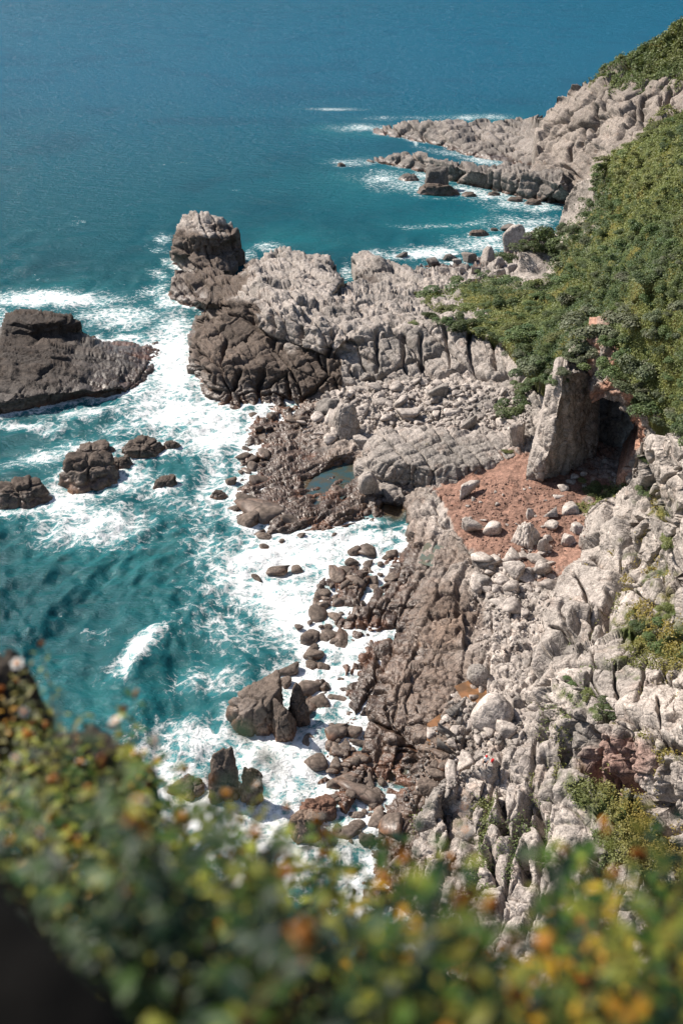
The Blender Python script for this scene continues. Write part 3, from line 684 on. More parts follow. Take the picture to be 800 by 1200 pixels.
sheet('cave_wall', bw_b, [[Yp(684, 530, 163), Yp(742, 532, 162.5)]], disp_blocks([dict(size=(2.5, 2.5, 6), amp=.8, tilt=.6, crack=.4, seed=113)], .3), colour_rock(pale=GREY * .7, grey=GREY * .5), STEP * 1.3, 1, 1, (1, 1), 111,
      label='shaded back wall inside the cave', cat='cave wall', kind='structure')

# ---- near cliff on the right
cl_b = [Yp(690, 598, 129), Yp(706, 588, 126), Yp(733, 568, 120), Yp(745, 546, 116.5), Yp(752, 524, 114), Yp(765, 513, 110), Yp(776, 508, 105), Yp(800, 505, 99), Yp(880, 500, 82), (880, 800, 36), (900, 1000, 26), (900, 1220, 20), (700, 1220, 10), (520, 1140, 4), (470, 1090, 0, 0.36),
        (478, 1010, .4, .4), (484, 965, 1.2, .2), (506, 932, 3.2), Yp(538, 908, 83.6), Yp(566, 885, 86.6), Yp(588, 868, 88.8), Yp(600, 835, 92.5), Yp(622, 795, 96.5), Yp(636, 742, 105.5), Yp(646, 690, 112.5), Yp(676, 645, 120.5), Yp(686, 612, 127)]
cl_l = [  # wall foot and the ledge under the block wall
        [Yp(648, 868, 85.2, 0, 0, 0.14), Yp(690, 900, 78.8, 0, 0, 0.22), Yp(735, 925, 73.2, 0, 0, 0.29), Yp(770, 958, 69, 0, 0, 0.29), Yp(812, 992, 64.6, 0, 0, 0.36), Yp(900, 1060, 56, 0, 0, 0.36)],
        [Yp(640, 838, 88.3), Yp(688, 852, 80.8), Yp(735, 872, 75.8), Yp(770, 900, 71.4), Yp(812, 930, 67.2)],
        [Yp(640, 800, 92.6, 0, 0, 0.36), Yp(665, 815, 87.6, 0, 0, 0.47), Yp(705, 838, 81.6, 0, 0, 0.50), Yp(735, 858, 77.4, 0, 0, 0.40), Yp(775, 872, 73, 0, 0, 0.43), Yp(812, 900, 69, 0, 0, 0.43)],
        [Yp(645, 788, 92.4, 0, 0, 0.07), Yp(680, 806, 87.0), Yp(715, 824, 82), Yp(745, 842, 78), Yp(790, 862, 73.5)],
        # upper terraces of blocks
        [Yp(648, 705, 109), Yp(700, 735, 100, 0, 0, 0.22), Yp(740, 765, 92.5, 0, 0, 0.43), Yp(790, 790, 85, 0, 0, 0.43)], [Yp(652, 695, 111.5), Yp(706, 722, 103.5, 0, 0, 0.25), Yp(748, 748, 96, 0, 0, 0.61), Yp(800, 772, 87, 0, 0, 0.58)],
        [Yp(690, 652, 115), Yp(740, 668, 107.5, 0, 0, 0.29), Yp(800, 690, 97, 0, 0, 0.29)], [Yp(694, 645, 118, 0, 0, 0.25), Yp(745, 658, 109.8, 0, 0, 0.40), Yp(800, 678, 99.6, 0, 0, 0.36)],
        [Yp(740, 600, 113.4), Yp(800, 620, 100)], [Yp(742, 592, 116, 0, 0, 0.36), Yp(770, 602, 108.5, 0, 0, 0.43), Yp(800, 610, 102, 0, 0, 0.43)],
        # grassy ramp below
        [Yp(640, 905, 80.2, 0, 0, 0.18), Yp(680, 935, 74.3, 0, 0, 0.54), Yp(725, 965, 69.2, 0, 0, 0.58), Yp(765, 995, 65, 0, 0, 0.61), Yp(812, 1030, 61, 0, 0, 0.58)], [Yp(670, 905, 77.8, 0, 0, 0.29), Yp(715, 935, 72.6, 0, 0, 0.68), Yp(760, 968, 68, 0, 0, 0.65)],
        [Yp(690, 985, 68.6, 0, 0, 0.29), Yp(740, 1020, 63.4, 0, 0, 0.43), Yp(800, 1060, 58.6, 0, 0, 0.50)],
        # lower bluff: rounded buttresses with gullies
        [Yp(590, 880, 84.6), Yp(612, 905, 81), Yp(640, 945, 75.2), Yp(660, 985, 70), Yp(690, 1030, 65)], [Yp(566, 905, 82), Yp(556, 950, 76.8), Yp(560, 1010, 70.2), Yp(575, 1060, 65)], [Yp(600, 925, 79.4), Yp(606, 980, 72.6), Yp(622, 1040, 66), Yp(650, 1090, 60)],
        [Yp(520, 930, 80.6), Yp(508, 965, 77), Yp(515, 1020, 71.2)], [Yp(536, 935, 80.9), Yp(530, 990, 74.6)]]
cl_layers = [dict(j=1, size=(8.0, 7.0, 4.8), rot=(-38, 26, 12), amp=1.9, tilt=.42, crack=2.6, seed=123, cw=.20, warp=.16, miss=.12, shoulder=.02),
             dict(j=1, size=(3.0, 2.8, 2.6), rot=(-38, 26, 12), amp=.18, tilt=.3, crack=.55, seed=124, cw=.10, warp=.15, miss=.6, shoulder=.0, mod=.5), dict(j=1, size=(1.0, 1.0, .9), rot=(-38, 26, 12), amp=.12, tilt=.5, crack=.16, seed=125, cw=.08, mod=.9)]
bl_layers = [dict(j=1, size=(3.4, 4.2, 11), rot=(-20, -16, -8), amp=1.7, tilt=.5, crack=1.5, seed=127, cw=.22, warp=.5, irr=.8), dict(j=1, size=(1.6, 1.8, 2.4), rot=(-30, -10, -14), amp=.55, tilt=.55, crack=.45, seed=128, cw=.12, irr=.8), dict(size=(.6, .6, .9), amp=.2, tilt=.6, crack=.12, seed=129, mod=.8)]
CRACKS = [[(731, 598), (732, 624), (729, 644), (726, 662)], [(694, 648), (706, 660), (724, 664), (740, 672), (760, 658), (772, 640)], [(674, 678), (686, 696), (688, 710), (700, 724), (710, 730)], [(712, 692), (714, 706), (708, 720), (709, 732), (700, 742), (686, 748)],
          [(724, 682), (744, 694), (760, 706), (772, 712), (788, 718)], [(762, 586), (776, 610), (792, 616)], [(780, 566), (788, 556), (798, 548)], [(661, 789), (688, 805), (707, 824), (728, 832), (739, 843), (760, 848), (787, 872), (806, 880)], [(693, 760), (692, 795), (699, 808)],
          [(720, 776), (723, 821)], [(755, 765), (753, 795), (747, 827)], [(760, 797), (773, 789), (799, 808)], [(709, 861), (712, 912)], [(744, 875), (739, 917)], [(682, 846), (684, 890)], [(637, 891), (669, 899), (707, 915), (736, 920), (760, 941), (792, 968)], [(650, 738), (676, 748), (690, 760)], [(660, 712), (664, 740)],
          [(752, 622), (756, 650)], [(740, 560), (748, 590)], [(768, 530), (772, 560), (764, 584)], [(745, 720), (740, 752)], [(775, 672), (780, 700)], [(640, 760), (646, 800)], [(770, 820), (774, 850)], [(654, 870), (650, 836)]]
GULLIES = [[(621, 920), (624, 944), (635, 979), (627, 1000)], [(688, 1000), (698, 1027)], [(572, 985), (580, 1035)], [(610, 985), (615, 1030)], [(616, 936), (615, 960)], [(525, 946), (530, 964)], [(548, 930), (542, 960), (546, 1000)], [(592, 900), (586, 940), (590, 975)], [(655, 1000), (664, 1040)], [(510, 985), (520, 1015)]]
LEDGES = [[(637, 889), (669, 897), (707, 913), (736, 919), (760, 939), (792, 966)], [(661, 791), (688, 807), (707, 826), (728, 835), (739, 846), (760, 851), (787, 874), (806, 883)], [(694, 650), (706, 662), (724, 667), (740, 675)], [(676, 748), (700, 744), (712, 732)]]
RECESS = [[(734, 872), (732, 912)], [(690, 862), (692, 896)], [(776, 905), (778, 945)]]
def cl_disp(p, n, at, px, py):
    a, ia = disp_blocks(cl_layers, .07)(p, n, at, px, py)
    b, ib = disp_blocks(bl_layers, .16)(p, n, at, px, py)
    line = 800 + (px - 600) * 0.45 + 14 * fbm(np.stack([px / 40, py / 40, px * 0], -1), 2, 8)
    w = sstep(-14, 14, py - line)
    d = a * (1 - w) + b * w
    d = d * (1 - .5 * sstep(.4, .8, at[:, 2]))
    d = d + carve(px, py, CRACKS, 1.45, 2.4, 14, 3.6) + carve(px, py, GULLIES, 4.2, 3.4, 16, 4.0) + carve(px, py, LEDGES, 4.0, 2.6, 18, 4.0) + carve(px, py, RECESS, 9.0, 3.6, 22, 4.0)
    return d, (np.where(w > .5, ib[0], ia[0]), np.where(w > .5, ib[1], ia[1]))
def cl_col(v, n, at, info, px, py):
    c, w = colour_rock(pale=PALE * .96, grey=GREY * 1.1, cellvar=.22)(v, n, at, info, px, py)
    # iron-red faces in the recess under the block wall
    red = np.exp(-(((px - 722) / 48) ** 2 + ((py - 890) / 34) ** 2)) + .35 * sstep(.25, .6, fbm(v / 6, 3, 88))
    c = lerp(c, np.array([.26, .155, .125]), .8 * sstep(.2, .7, red))
    return c, w
sheet('cliff', cl_b, cl_l, cl_disp, cl_col, STEP * .9, 3, 0, (3, 3), 121, label='near cliff of pale fractured blocks with grassy ledges, at the right of the shore', cat='cliff', kind='structure')

# ================================================================== loose rocks
def bvh_of(names):
    vs, fs, k = [], [], 0
    for n in names:
        s = SHEETS[n]; vs.append(s['allv']); fs.append(s['quads'] + k); k += len(s['allv'])
    return BVHTree.FromPolygons([tuple(v) for v in np.concatenate(vs)], np.concatenate(fs).tolist())
LAND = bvh_of(['shore', 'cove_shore', 'cliff', 'rock_outcrop', 'promontory', 'hill', 'leaning_slab', 'cave_arch', 'far_cliff', 'rock_ledge', 'rock_ledge.001'])
CAM = Vector((0, 0, H))

def hit(px, py, sea=True):
    d = Vector(ray(px, py)); loc, nor, _, dist = LAND.ray_cast(CAM, d.normalized())
    if sea:
        w_ = Vector(world(px, py, 0.0))
        if loc is None or (w_ - CAM).length < dist: return w_, Vector((0, 0, 1))
    return loc, nor
def depth_of(p):
    return (p.y * CP + (H - p.z) * SP)

_ico = {}
def ico(n):
    if n not in _ico:
        bm = bmesh.new(); bmesh.ops.create_icosphere(bm, subdivisions=n, radius=1)
        _ico[n] = (np.array([v.co[:] for v in bm.verts]), np.array([[v.index for v in f.verts] for f in bm.faces])); bm.free()
    return _ico[n]

def rock_shape(seed, sub=4, planes=12, sharp=9.0, scale=(1, 1, 1), rough=.06, frac=.0, fsize=.6, lean=0.0, flat=0.5, cuts=None):
    """a stone: intersection of random planes with softened edges, then joints and roughness; unit size about 1"""
    r = np.random.default_rng(seed)
    v, f = ico(sub)
    n = r.normal(size=(planes, 3)); n /= np.linalg.norm(n, axis=1, keepdims=True)
    n = np.concatenate([n, [[0, 0, 1], [0, 0, -1]]])
    d = r.uniform(.72, 1.05, len(n)); d[-2] = .9 * (1 - .2 * flat)
    if cuts is not None:
        n = np.array([c[0] for c in cuts] + [(0, 0, -1)], float); n /= np.linalg.norm(n, axis=1, keepdims=True); d = np.array([c[1] for c in cuts] + [.9])
    dot = np.clip(v @ n.T / d, 1e-3, None)
    rad = 1 / np.power((dot ** sharp).sum(1), 1 / sharp)
    p = v * rad[:, None]
    if frac:
        o, _, _ = fracture(p + seed * 3.1, (fsize, fsize, fsize * 1.6), (seed * 40 % 90, 10, 0), amp=frac * .6, tilt=.6, crack=frac, seed=seed + 3, cw=.09)
        p = p + v * o[:, None]
    p = p + v * (rough * fbm(p * 2.6 + seed * 7, 4, seed))[:, None] + v * (rough * .5 * fbm(p * 9 + seed, 2, seed + 3))[:, None]
    p = p * np.array(scale)
    p[:, 0] += lean * p[:, 2]
    return p, f

def rock_mesh(name, p, f, tintf):
    me = mesh_np(name, p, f, [M_BOULDER]); c, w = tintf(p); vattr(me, 'tint', np.clip(c, 0, 1)); vattr(me, 'wet', w)
    return me

def tint_land(base, var=.25, seed=0):
    def g(p):
        k = fbm(p * 1.7 + seed * 5, 3, seed); c = base[None] * (1 + var * k[:, None])
        c = lerp(c, base * np.array([.75, .74, .75]), sstep(.1, .5, fbm(p * 4.0 + seed, 3, seed + 9)))
        return c, np.zeros(len(p))
    return g
def tint_sea(top, low=WETB * 1.5, z0=0.0, h=1.0, seed=0):
    """dark stone, browner where the spray reaches, a paler barnacle and rust band at the foot"""
    def g(p):
        k = fbm(p * 1.3 / max(h, .5) + seed * 5, 3, seed); z = (p[:, 2] - z0) / h + .25 * k
        c = lerp(low, top, sstep(.0, .55, z)) * (1 + .3 * k[:, None])
        c = lerp(c, np.array([.20, .095, .045]), .65 * sstep(.35, .05, z) * sstep(-.2, .3, k))
        return c, sstep(.8, .1, z)
    return g

ROCK_FEET = []
def sea_rock(bx, name, label, cat, group=None, seed=1, top=DARK * 1.1, planes=9, tall=None, frac=.13, sharp=12, lean=0.0, yaw=0, dep=.8, sub=5, low=WETB * 1.5, cuts=None, under=.55):
    """a rock standing in the water whose outline fills the box (x0, y0, x1, y1) of the photograph"""
    x0, y0, x1, y1 = bx
    cx = (x0 + x1) / 2
    g = Vector(world(cx, y1, 0.0)); dw = depth_of(g); s = dw / F
    dep_ = math.atan(tanv(y1)); W = (x1 - x0) * s; D = W * dep; hp = (y1 - y0) * s
    hgt = max(.22 * W, (hp - D * math.sin(dep_)) / math.cos(dep_))
    if tall: hgt = tall
    fw = Vector((g.x, g.y, 0)).normalized()
    c = g + fw * D * .5; c.z = 0
    if cuts is None:                     # chunky block: steep sides, a tilted top, a few chamfers
        r = np.random.default_rng(seed); cuts = [((r.uniform(-.35, .35), r.uniform(-.5, .1), 1), .62)]; a0 = r.uniform(0, 6.28); k_ = int(r.integers(5, 8))
        for i in range(k_):
            an = a0 + 6.283 * i / k_ + r.uniform(-.25, .25); cuts.append(((math.cos(an), math.sin(an), r.uniform(.02, .4)), r.uniform(.72, 1.0)))
        for i in range(3):
            an = r.uniform(0, 6.28); cuts.append(((math.cos(an), math.sin(an), r.uniform(.5, .9)), r.uniform(.72, .9)))
        sharp = 16
    p, f = rock_shape(seed, sub, planes, sharp, (1, 1, 1), .03, 0, .5, 0, cuts=cuts)
    a = math.radians(yaw); R = np.array([[math.cos(a), -math.sin(a), 0], [math.sin(a), math.cos(a), 0], [0, 0, 1]])
    p = p @ R.T
    nrm = p / np.linalg.norm(p, axis=1, keepdims=True)
    lo, hi = p.min(0), p.max(0); p = (p - (lo + hi) / 2) / (hi - lo)
    p[:, 0] += lean * p[:, 2]; p[:, 0] -= (p[:, 0].min() + p[:, 0].max()) / 2; p[:, 0] /= np.ptp(p[:, 0])
    p = p * np.array([W, D, hgt * (1 + under)]); p[:, 2] += hgt * (.5 - under / 2)
    # joints and roughness in true size
    q = p + seed * 13.7
    o1, _, _ = fracture(q, (.30 * W, .36 * W, .42 * W), (25, 12, 8), amp=.055 * W, tilt=.55, crack=.07 * W, seed=seed + 3, cw=.07)
    o2, _, _ = fracture(q, (.10 * W, .12 * W, .13 * W), (25, 12, 8), amp=.022 * W, tilt=.6, crack=.024 * W, seed=seed + 8, cw=.1)
    p = p + nrm * (o1 + o2 + .02 * W * fbm(q / (.09 * W), 3, seed))[:, None]
    ang = math.atan2(fw.x, fw.y); ca, sa = math.cos(-ang), math.sin(-ang)
    p[:, :2] = p[:, :2] @ np.array([[ca, sa], [-sa, ca]])
    me = rock_mesh(name, p, f, tint_sea(top, low, 0.0, hgt, seed))
    o = link(name, me, None, label, cat, group, loc=c)
    ROCK_FEET.append((c.x, c.y, 0, W * .45))
    return o

R1 = 'rocks standing in the surf'
sea_rock((-6, 551, 67, 598), 'sea_rock', 'dark rock cut by the left edge of the picture, below the slab island', 'sea rock', R1, 11, DARK * 1.0, 8, cuts=[((.1, -.3, .95), .58), ((-.4, -.85, .35), .8), ((.6, -.7, .4), .8), ((.95, .1, .3), .95), ((-.95, 0, .3), 1.0), ((0, 1, .3), .85)], sharp=18)
sea_rock((64, 516, 152, 578), 'sea_rock', 'big dark rock with orange flank in the foam below the slab island', 'sea rock', R1, 24, DARK * 1.15, 7, cuts=[((.25, -.25, .93), .62), ((-.75, -.55, .35), .72), ((.2, -.9, .35), .72), ((.95, -.1, .3), .95), ((-.9, .4, .2), .9), ((0, 1, .3), .85), ((.6, -.6, .5), .85)], sharp=18)
sea_rock((84, 514, 140, 538), 'sea_rock', 'low rock touching the back of the big orange-flanked rock', 'sea rock', R1, 25, DARK * 1.5, 9)
sea_rock((143, 507, 197, 536), 'sea_rock', 'flat dark rock right of the big orange-flanked rock, water running off its side', 'sea rock', R1, 33, DARK, 8)
sea_rock((128, 530, 160, 550), 'sea_rock', 'small dark rock wedged between the orange-flanked rock and the flat one', 'sea rock', R1, 34, DARK * .9, 8)
sea_rock((192, 513, 214, 526), 'sea_rock', 'small low rock trailing off the right end of the flat dark rock', 'sea rock', R1, 35, DARK, 8)
sea_rock((178, 551, 211, 574), 'sea_rock', 'lone small layered rock with white water all round, in mid channel', 'sea rock', R1, 36, DARK * 1.1, 9)
sea_rock((246, 575, 268, 584), 'sea_rock', 'tiny wet rock just off the left tip of the stratified shelf', 'sea rock', R1, 37, DARK * .9, 9)
sea_rock((264, 781, 336, 862), 'sea_rock', 'large brown rock with a steep pointed back, largest of the near rocks in the surf', 'sea rock', R1, 41, DARK * 1.3, 7, dep=.75, low=WETB * 2.0, cuts=[((-.46, -.12, .87), .60), ((.98, .0, .06), .80), ((-.92, -.35, .06), .95), ((-.1, -.97, .12), .78), ((.65, -.75, .15), .85), ((0, 1, .1), .85), ((-.6, .7, .1), .95), ((-.75, -.3, .55), .86)], sharp=22, under=.4)
sea_rock((317, 816, 352, 871), 'sea_rock', 'upright brown rock against the front of the large pointed rock', 'sea rock', R1, 52, DARK * 1.2, 8, dep=.8, low=WETB * 2.4, cuts=[((-.3, -.5, .8), .85), ((.9, -.3, .2), .7), ((-.95, -.2, .15), .75), ((0, -1, .1), .75), ((.5, .3, .8), .8), ((0, 1, .1), .8)], sharp=14)
sea_rock((334, 799, 366, 852), 'sea_rock', 'brown lump closing the right side of the large pointed rock', 'sea rock', R1, 43, DARK * 1.2, 9, dep=.7, low=WETB * 2.0)
sea_rock((242, 874, 289, 946), 'sea_rock', 'tall dark tooth-shaped rock just above the foreground leaves', 'sea rock', R1, 54, DARK * 1.15, 8, dep=.6, cuts=[((-.2, -.45, .88), .74), ((.9, -.1, .2), .66), ((-.97, -.1, .2), .62), ((-.15, -.97, .2), .6), ((.5, -.8, .3), .62), ((0, 1, .2), .6)], sharp=16)
sea_rock((280, 894, 311, 945), 'sea_rock', 'lower shoulder rock leaning on the right of the tooth-shaped rock', 'sea rock', R1, 55, DARK * 1.2, 8, dep=.6)
sea_rock((194, 896, 243, 938), 'sea_rock', 'low broken rock left of the tooth-shaped rock, foam washing over it', 'sea rock', R1, 56, DARK * 1.3, 9, tall=1.4)
sea_rock((347, 925, 398, 968), 'sea_rock', 'smooth reddish brown boulder split from the one below it, near the leaves', 'sea rock', R1, 57, np.array([.15, .085, .06]), 16, dep=.8, sharp=9)
sea_rock((336, 944, 380, 988), 'sea_rock', 'cracked brown rock at the foot of the smooth reddish boulder', 'sea rock', R1, 58, np.array([.17, .12, .09]), 8, dep=.7)
R2 = 'rocks off the far ledges'
sea_rock((496, 205, 526, 224), 'sea_rock', 'square brown block standing in the surf in front of the nearer far ledge', 'sea rock', R2, 61, GREY * .6, 6, dep=.7, sub=4, tall=9.0, under=.3, cuts=[((0, -.1, 1), .8), ((1, -.1, .1), .8), ((-1, -.1, .1), .8), ((0, -1, .1), .8), ((0, 1, .1), .8), ((.7, -.7, .1), .95)])
sea_rock((464, 207, 492, 213), 'sea_rock', 'thin low rock left of the square brown block', 'sea rock', R2, 62, GREY * .55, 8, sub=4)
sea_rock((484, 219, 540, 230), 'sea_rock', 'flat reef just in front of the square brown block', 'sea rock', R2, 63, DARK * 1.2, 8, sub=4, dep=.5)
sea_rock((394, 190, 406, 196), 'sea_rock', 'lonely dark rock out at sea left of the far ledges', 'sea rock', R2, 64, DARK, 8, sub=3)
sea_rock((548, 268, 574, 277), 'sea_rock', 'dark reef awash in the middle of the far cove', 'sea rock', R2, 65, DARK * 1.1, 8, sub=4)
sea_rock((574, 266, 584, 271), 'sea_rock', 'small dark rock right of the reef awash in the far cove', 'sea rock', R2, 66, DARK * 1.1, 8, sub=3)
for i, b in enumerate([(540, 226, 560, 231), (570, 224, 588, 230), (592, 232, 612, 237), (612, 236, 636, 241)]):
    sea_rock(b, 'sea_rock', ['reef fragment under the middle of the nearer far ledge', 'second reef fragment, right of the one under the middle of the nearer far ledge', 'low reef near the right end of the nearer far ledge', 'rightmost low reef, where the nearer far ledge meets the cliff'][i], 'sea rock', R2, 67 + i, DARK * 1.2, 8, sub=3)

# ---- boulders lying on land
def boulder(px, py, wpx, hpx, label, seed, base=PALE, planes=10, sharp=8, name='boulder', group=None, sub=4, frac=.05, asp=.85, sink=.22, rough=.05, sea=False, wetz=False, lean=0):
    loc, nor = hit(px, py + hpx * .18, sea)
    if loc is None: return None
    s = depth_of(loc) / F; W = wpx * s; Hh = hpx * s
    p, f = rock_shape(seed, sub, planes, sharp, (1, 1, 1), rough, frac, .55, lean)
    lo, hi = p.min(0), p.max(0); p = (p - (lo + hi) / 2) / (hi - lo) * np.array([W, W * asp, Hh])
    p[:, 2] += Hh * (.5 - sink)
    me = rock_mesh(name, p, f, tint_sea(base, WETB * 1.6, 0, Hh, seed) if wetz else tint_land(base, .25, seed))
    return link(name, me, None, label, name.replace('_', ' '), group, loc=loc)
B1 = 'boulders on the red beach and platform'
boulder(575, 839, 50, 54, 'biggest pale rounded boulder, lying at the top of the dark platform', 171, PALE * 1.15, 22, 5, group=B1, sub=5, frac=.0, rough=.04, asp=.95)
boulder(562, 794, 31, 31, 'grey cracked boulder above the biggest pale one, beside an orange puddle', 172, GREY * 1.3, 20, 6, group=B1, sub=5, frac=.03)
boulder(550, 576, 26, 20, 'white boulder alone in the middle of the red beach', 73, PALE * 1.25, 9, 8, group=B1, frac=.08)
boulder(576, 621, 22, 19, 'smooth round white boulder at the lower left of the red beach', 74, PALE * 1.25, 14, 5, group=B1, frac=0, rough=.02)
boulder(553, 618, 26, 22, 'broken pale boulder left of the smooth round white one', 75, PALE * 1.0, 9, 9, group=B1, frac=.12)
boulder(616, 632, 34, 38, 'tallest heap-like white boulder at the lower right of the red beach', 76, PALE * 1.3, 8, 9, group=B1, frac=.18, sub=5)
boulder(622, 604, 13, 12, 'small white stone just above the heap-like white boulder', 77, PALE * 1.3, 9, 8, group=B1)
boulder(643, 603, 18, 12, 'flat white stone left of the two flat ones below the cave', 78, PALE * 1.2, 9, 8, group=B1)
boulder(667, 597, 21, 13, 'largest flat white stone below the cave shadow', 79, PALE * 1.25, 9, 8, group=B1)
boulder(645, 617, 18, 11, 'pale flat stone in the row right of the heap-like boulder, its left end', 80, PALE * 1.2, 9, 8, group=B1)
boulder(676, 619, 17, 12, 'pale stone near the cliff corner, right end of the row under the flat stones', 81, PALE * 1.25, 9, 8, group=B1)
boulder(666, 634, 20, 17, 'block of pale stone with a shrub behind it, at the foot of the cliff corner', 82, PALE * 1.2, 8, 9, group=B1)
boulder(641, 632, 12, 10, 'small stone right of the heap-like white boulder', 83, PALE * 1.15, 9, 8, group=B1)
boulder(601, 671, 26, 20, 'pale boulder, left of a touching pair below the red beach', 84, PALE * 1.05, 10, 7, group=B1)
boulder(636, 668, 22, 20, 'rounded grey boulder, right of a touching pair below the red beach', 85, PALE * .95, 12, 6, group=B1)
boulder(564, 685, 28, 21, 'grey boulder on the platform below the left end of the red beach', 86, GREY * 1.2, 11, 7, group=B1)
boulder(598, 690, 20, 17, 'light boulder low on the pale rubble strip left of the cliff', 87, PALE * 1.1, 11, 7, group=B1)
boulder(637, 640, 18, 22, 'tan boulder under the heap-like white boulder', 88, PALE * 1.05, 9, 8, group=B1)
boulder(546, 895, 26, 22, 'angular flat-topped pale block near the seated climber', 89, PALE * 1.1, 6, 16, group=B1, frac=.02)
boulder(533, 834, 26, 22, 'dark-sided angular block left of the biggest pale boulder', 90, GREY * .95, 6, 16, group=B1)
boulder(524, 859, 22, 16, 'flat angular grey block below the dark-sided one', 91, GREY * 1.0, 6, 16, group=B1)
boulder(556, 818, 14, 14, 'small pale angular stone between the two rounded boulders', 92, PALE * 1.1, 6, 14, group=B1)
boulder(539, 848, 11, 16, 'narrow grey stone against the left of the biggest pale boulder', 93, GREY * 1.1, 7, 12, group=B1)
boulder(593, 857, 24, 20, 'pale angular stone wedged right under the biggest boulder', 94, PALE * .95, 7, 12, group=B1)
boulder(608, 826, 18, 16, 'grey stone right of the biggest pale boulder', 95, GREY * 1.2, 7, 12, group=B1)
boulder(523, 879, 22, 22, 'dark angular block at the lower left of the rubble under the boulders', 96, GREY * .7, 7, 14, group=B1)
boulder(501, 925, 26, 24, 'dark rounded boulder at the foot of the bluff', 97, DARK * 1.6, 10, 7, group=B1)
boulder(468, 1010, 26, 22, 'white boulder just above the foreground leaves at the foot of the bluff', 98, PALE * 1.2, 9, 8, group=B1)
B2 = 'boulders behind the outcrop'
boulder(405, 496, 42, 50, 'largest ribbed upright block above the tide pool', 101, PALE * .9, 7, 10, group=B2, sub=5, frac=.2, asp=.8)
boulder(384, 478, 30, 20, 'grey boulder touching the foot of the promontory', 102, GREY * .95, 9, 9, group=B2, frac=.08)
boulder(512, 462, 26, 20, 'largest grey boulder in the pale boulder field', 103, GREY * 1.15, 8, 10, group=B2, frac=.06)
boulder(548, 500, 22, 18, 'grey wedge boulder above the flat-topped outcrop', 104, GREY * 1.15, 6, 14, group=B2)
boulder(478, 487, 30, 16, 'long low pale slab in the middle of the boulder field', 105, PALE * .95, 7, 10, group=B2)
boulder(424, 520, 22, 16, 'pale blocks heap right of the ribbed upright block', 106, PALE * .9, 8, 10, group=B2, frac=.15)
boulder(603, 515, 20, 44, 'upright pale block right of the flat-topped outcrop', 107, PALE * .85, 7, 10, group=B2, frac=.15, sub=5, asp=1.2)
boulder(432, 572, 26, 36, 'rounded pale block at the left end of the outcrop above the pool', 108, PALE * .9, 9, 10, group=B2, frac=.12)
B3 = 'boulders at the far cove'
boulder(600, 288, 28, 40, 'tall pale pillar rock at the head of the far cove', 111, PALE * .95, 6, 14, name='pillar_rock', group=B3, frac=.1, asp=.8, sea=True)
FARB = [(508, 310, 20, 13, .55), (527, 302, 18, 8, .4), (549, 304, 18, 14, .6), (573, 303, 22, 22, 1.0), (586, 310, 18, 16, .95), (560, 318, 18, 12, 1.0), (582, 322, 26, 14, 1.05), (540, 318, 16, 10, 1), (612, 281, 26, 14, .7), (596, 268, 22, 10, .5), (535, 308, 12, 8, .9), (470, 300, 16, 6, .4), (628, 278, 22, 10, .6), (520, 318, 12, 9, 1), (556, 330, 16, 9, 1.05), (600, 316, 14, 12, 1)]
FLB = ['dark pyramid-shaped boulder, seaward-most at the far cove head', 'flat dark reef stone behind the pyramid-shaped boulder', 'grey conical boulder in the line at the far cove head', 'red-stained pale block just left of the pillar rock', 'squat block between the red-stained block and the pillar rock', 'pale block below the grey conical boulder', 'wide pale slab under the pillar rock', 'small pale stone left of the pale block at the cove head', 'dark lump behind the pillar rock', 'low dark reef seaward of the pillar rock',
       'small grey stone right of the pyramid-shaped boulder', 'long low reef at the edge of the far cove foam', 'dark low rock right of the lump behind the pillar rock', 'small stone inland of the pyramid-shaped boulder', 'low pale stone at the edge of the scrub below the cove head', 'pale stone tucked under the rock face by the pillar rock']
for i, (x, y, w_, h_, b) in enumerate(FARB):
    boulder(x, y, w_, h_, FLB[i], 120 + i, PALE * .85 * b, 8, 10, group=B3, sub=4, frac=.08, sea=True)

# ---- repeats: shared stone shapes
def variants(tag, n, base, planes, sharp, frac, sub=3, sea=False, seed0=200):
    out = []
    for i in range(n):
        p, f = rock_shape(seed0 + i, sub, planes + i % 4, sharp, (1, .85 + .1 * (i % 3), .62 + .12 * (i % 3)), .06, frac, .6)
        b = base * (0.8 + .4 * ((i * 37) % 10) / 10)
        out.append(rock_mesh(tag, p * .5, f, tint_sea(b, WETB * 1.7, -.1, .5, i) if sea else tint_land(b, .25, i)))
    return out
V_PALE = variants('boulder', 14, PALE * 1.02, 8, 9, .06)
V_DARK = variants('surf_rock', 10, DARK * 1.5, 10, 7, .06, sea=True, seed0=240)
def put(me, px, py, wpx, name, label, cat, group, rs, sea=False, sink=.12):
    loc, nor = hit(px, py, sea)
    if loc is None: return None
    W = wpx * depth_of(loc) / F
    o = link(name, me, None, label, cat, group, loc=loc - Vector((0, 0, W * (sink - .22))))
    o.scale = (W * rs.uniform(.92, 1.12), W * rs.uniform(.9, 1.1), W * rs.uniform(.85, 1.15))
    o.rotation_euler = (rs.uniform(-.35, .35), rs.uniform(-.35, .35), rs.uniform(0, 6.28))
    if sea: ROCK_FEET.append((loc.x, loc.y, 0, W * .42))
    return o
def inpoly(x, y, P):
    c = False
    for (ax, ay), (bx, by) in zip(P, P[1:] + P[:1]):
        if (ay > y) != (by > y) and x < (bx - ax) * (y - ay) / (by - ay) + ax: c = not c
    return c
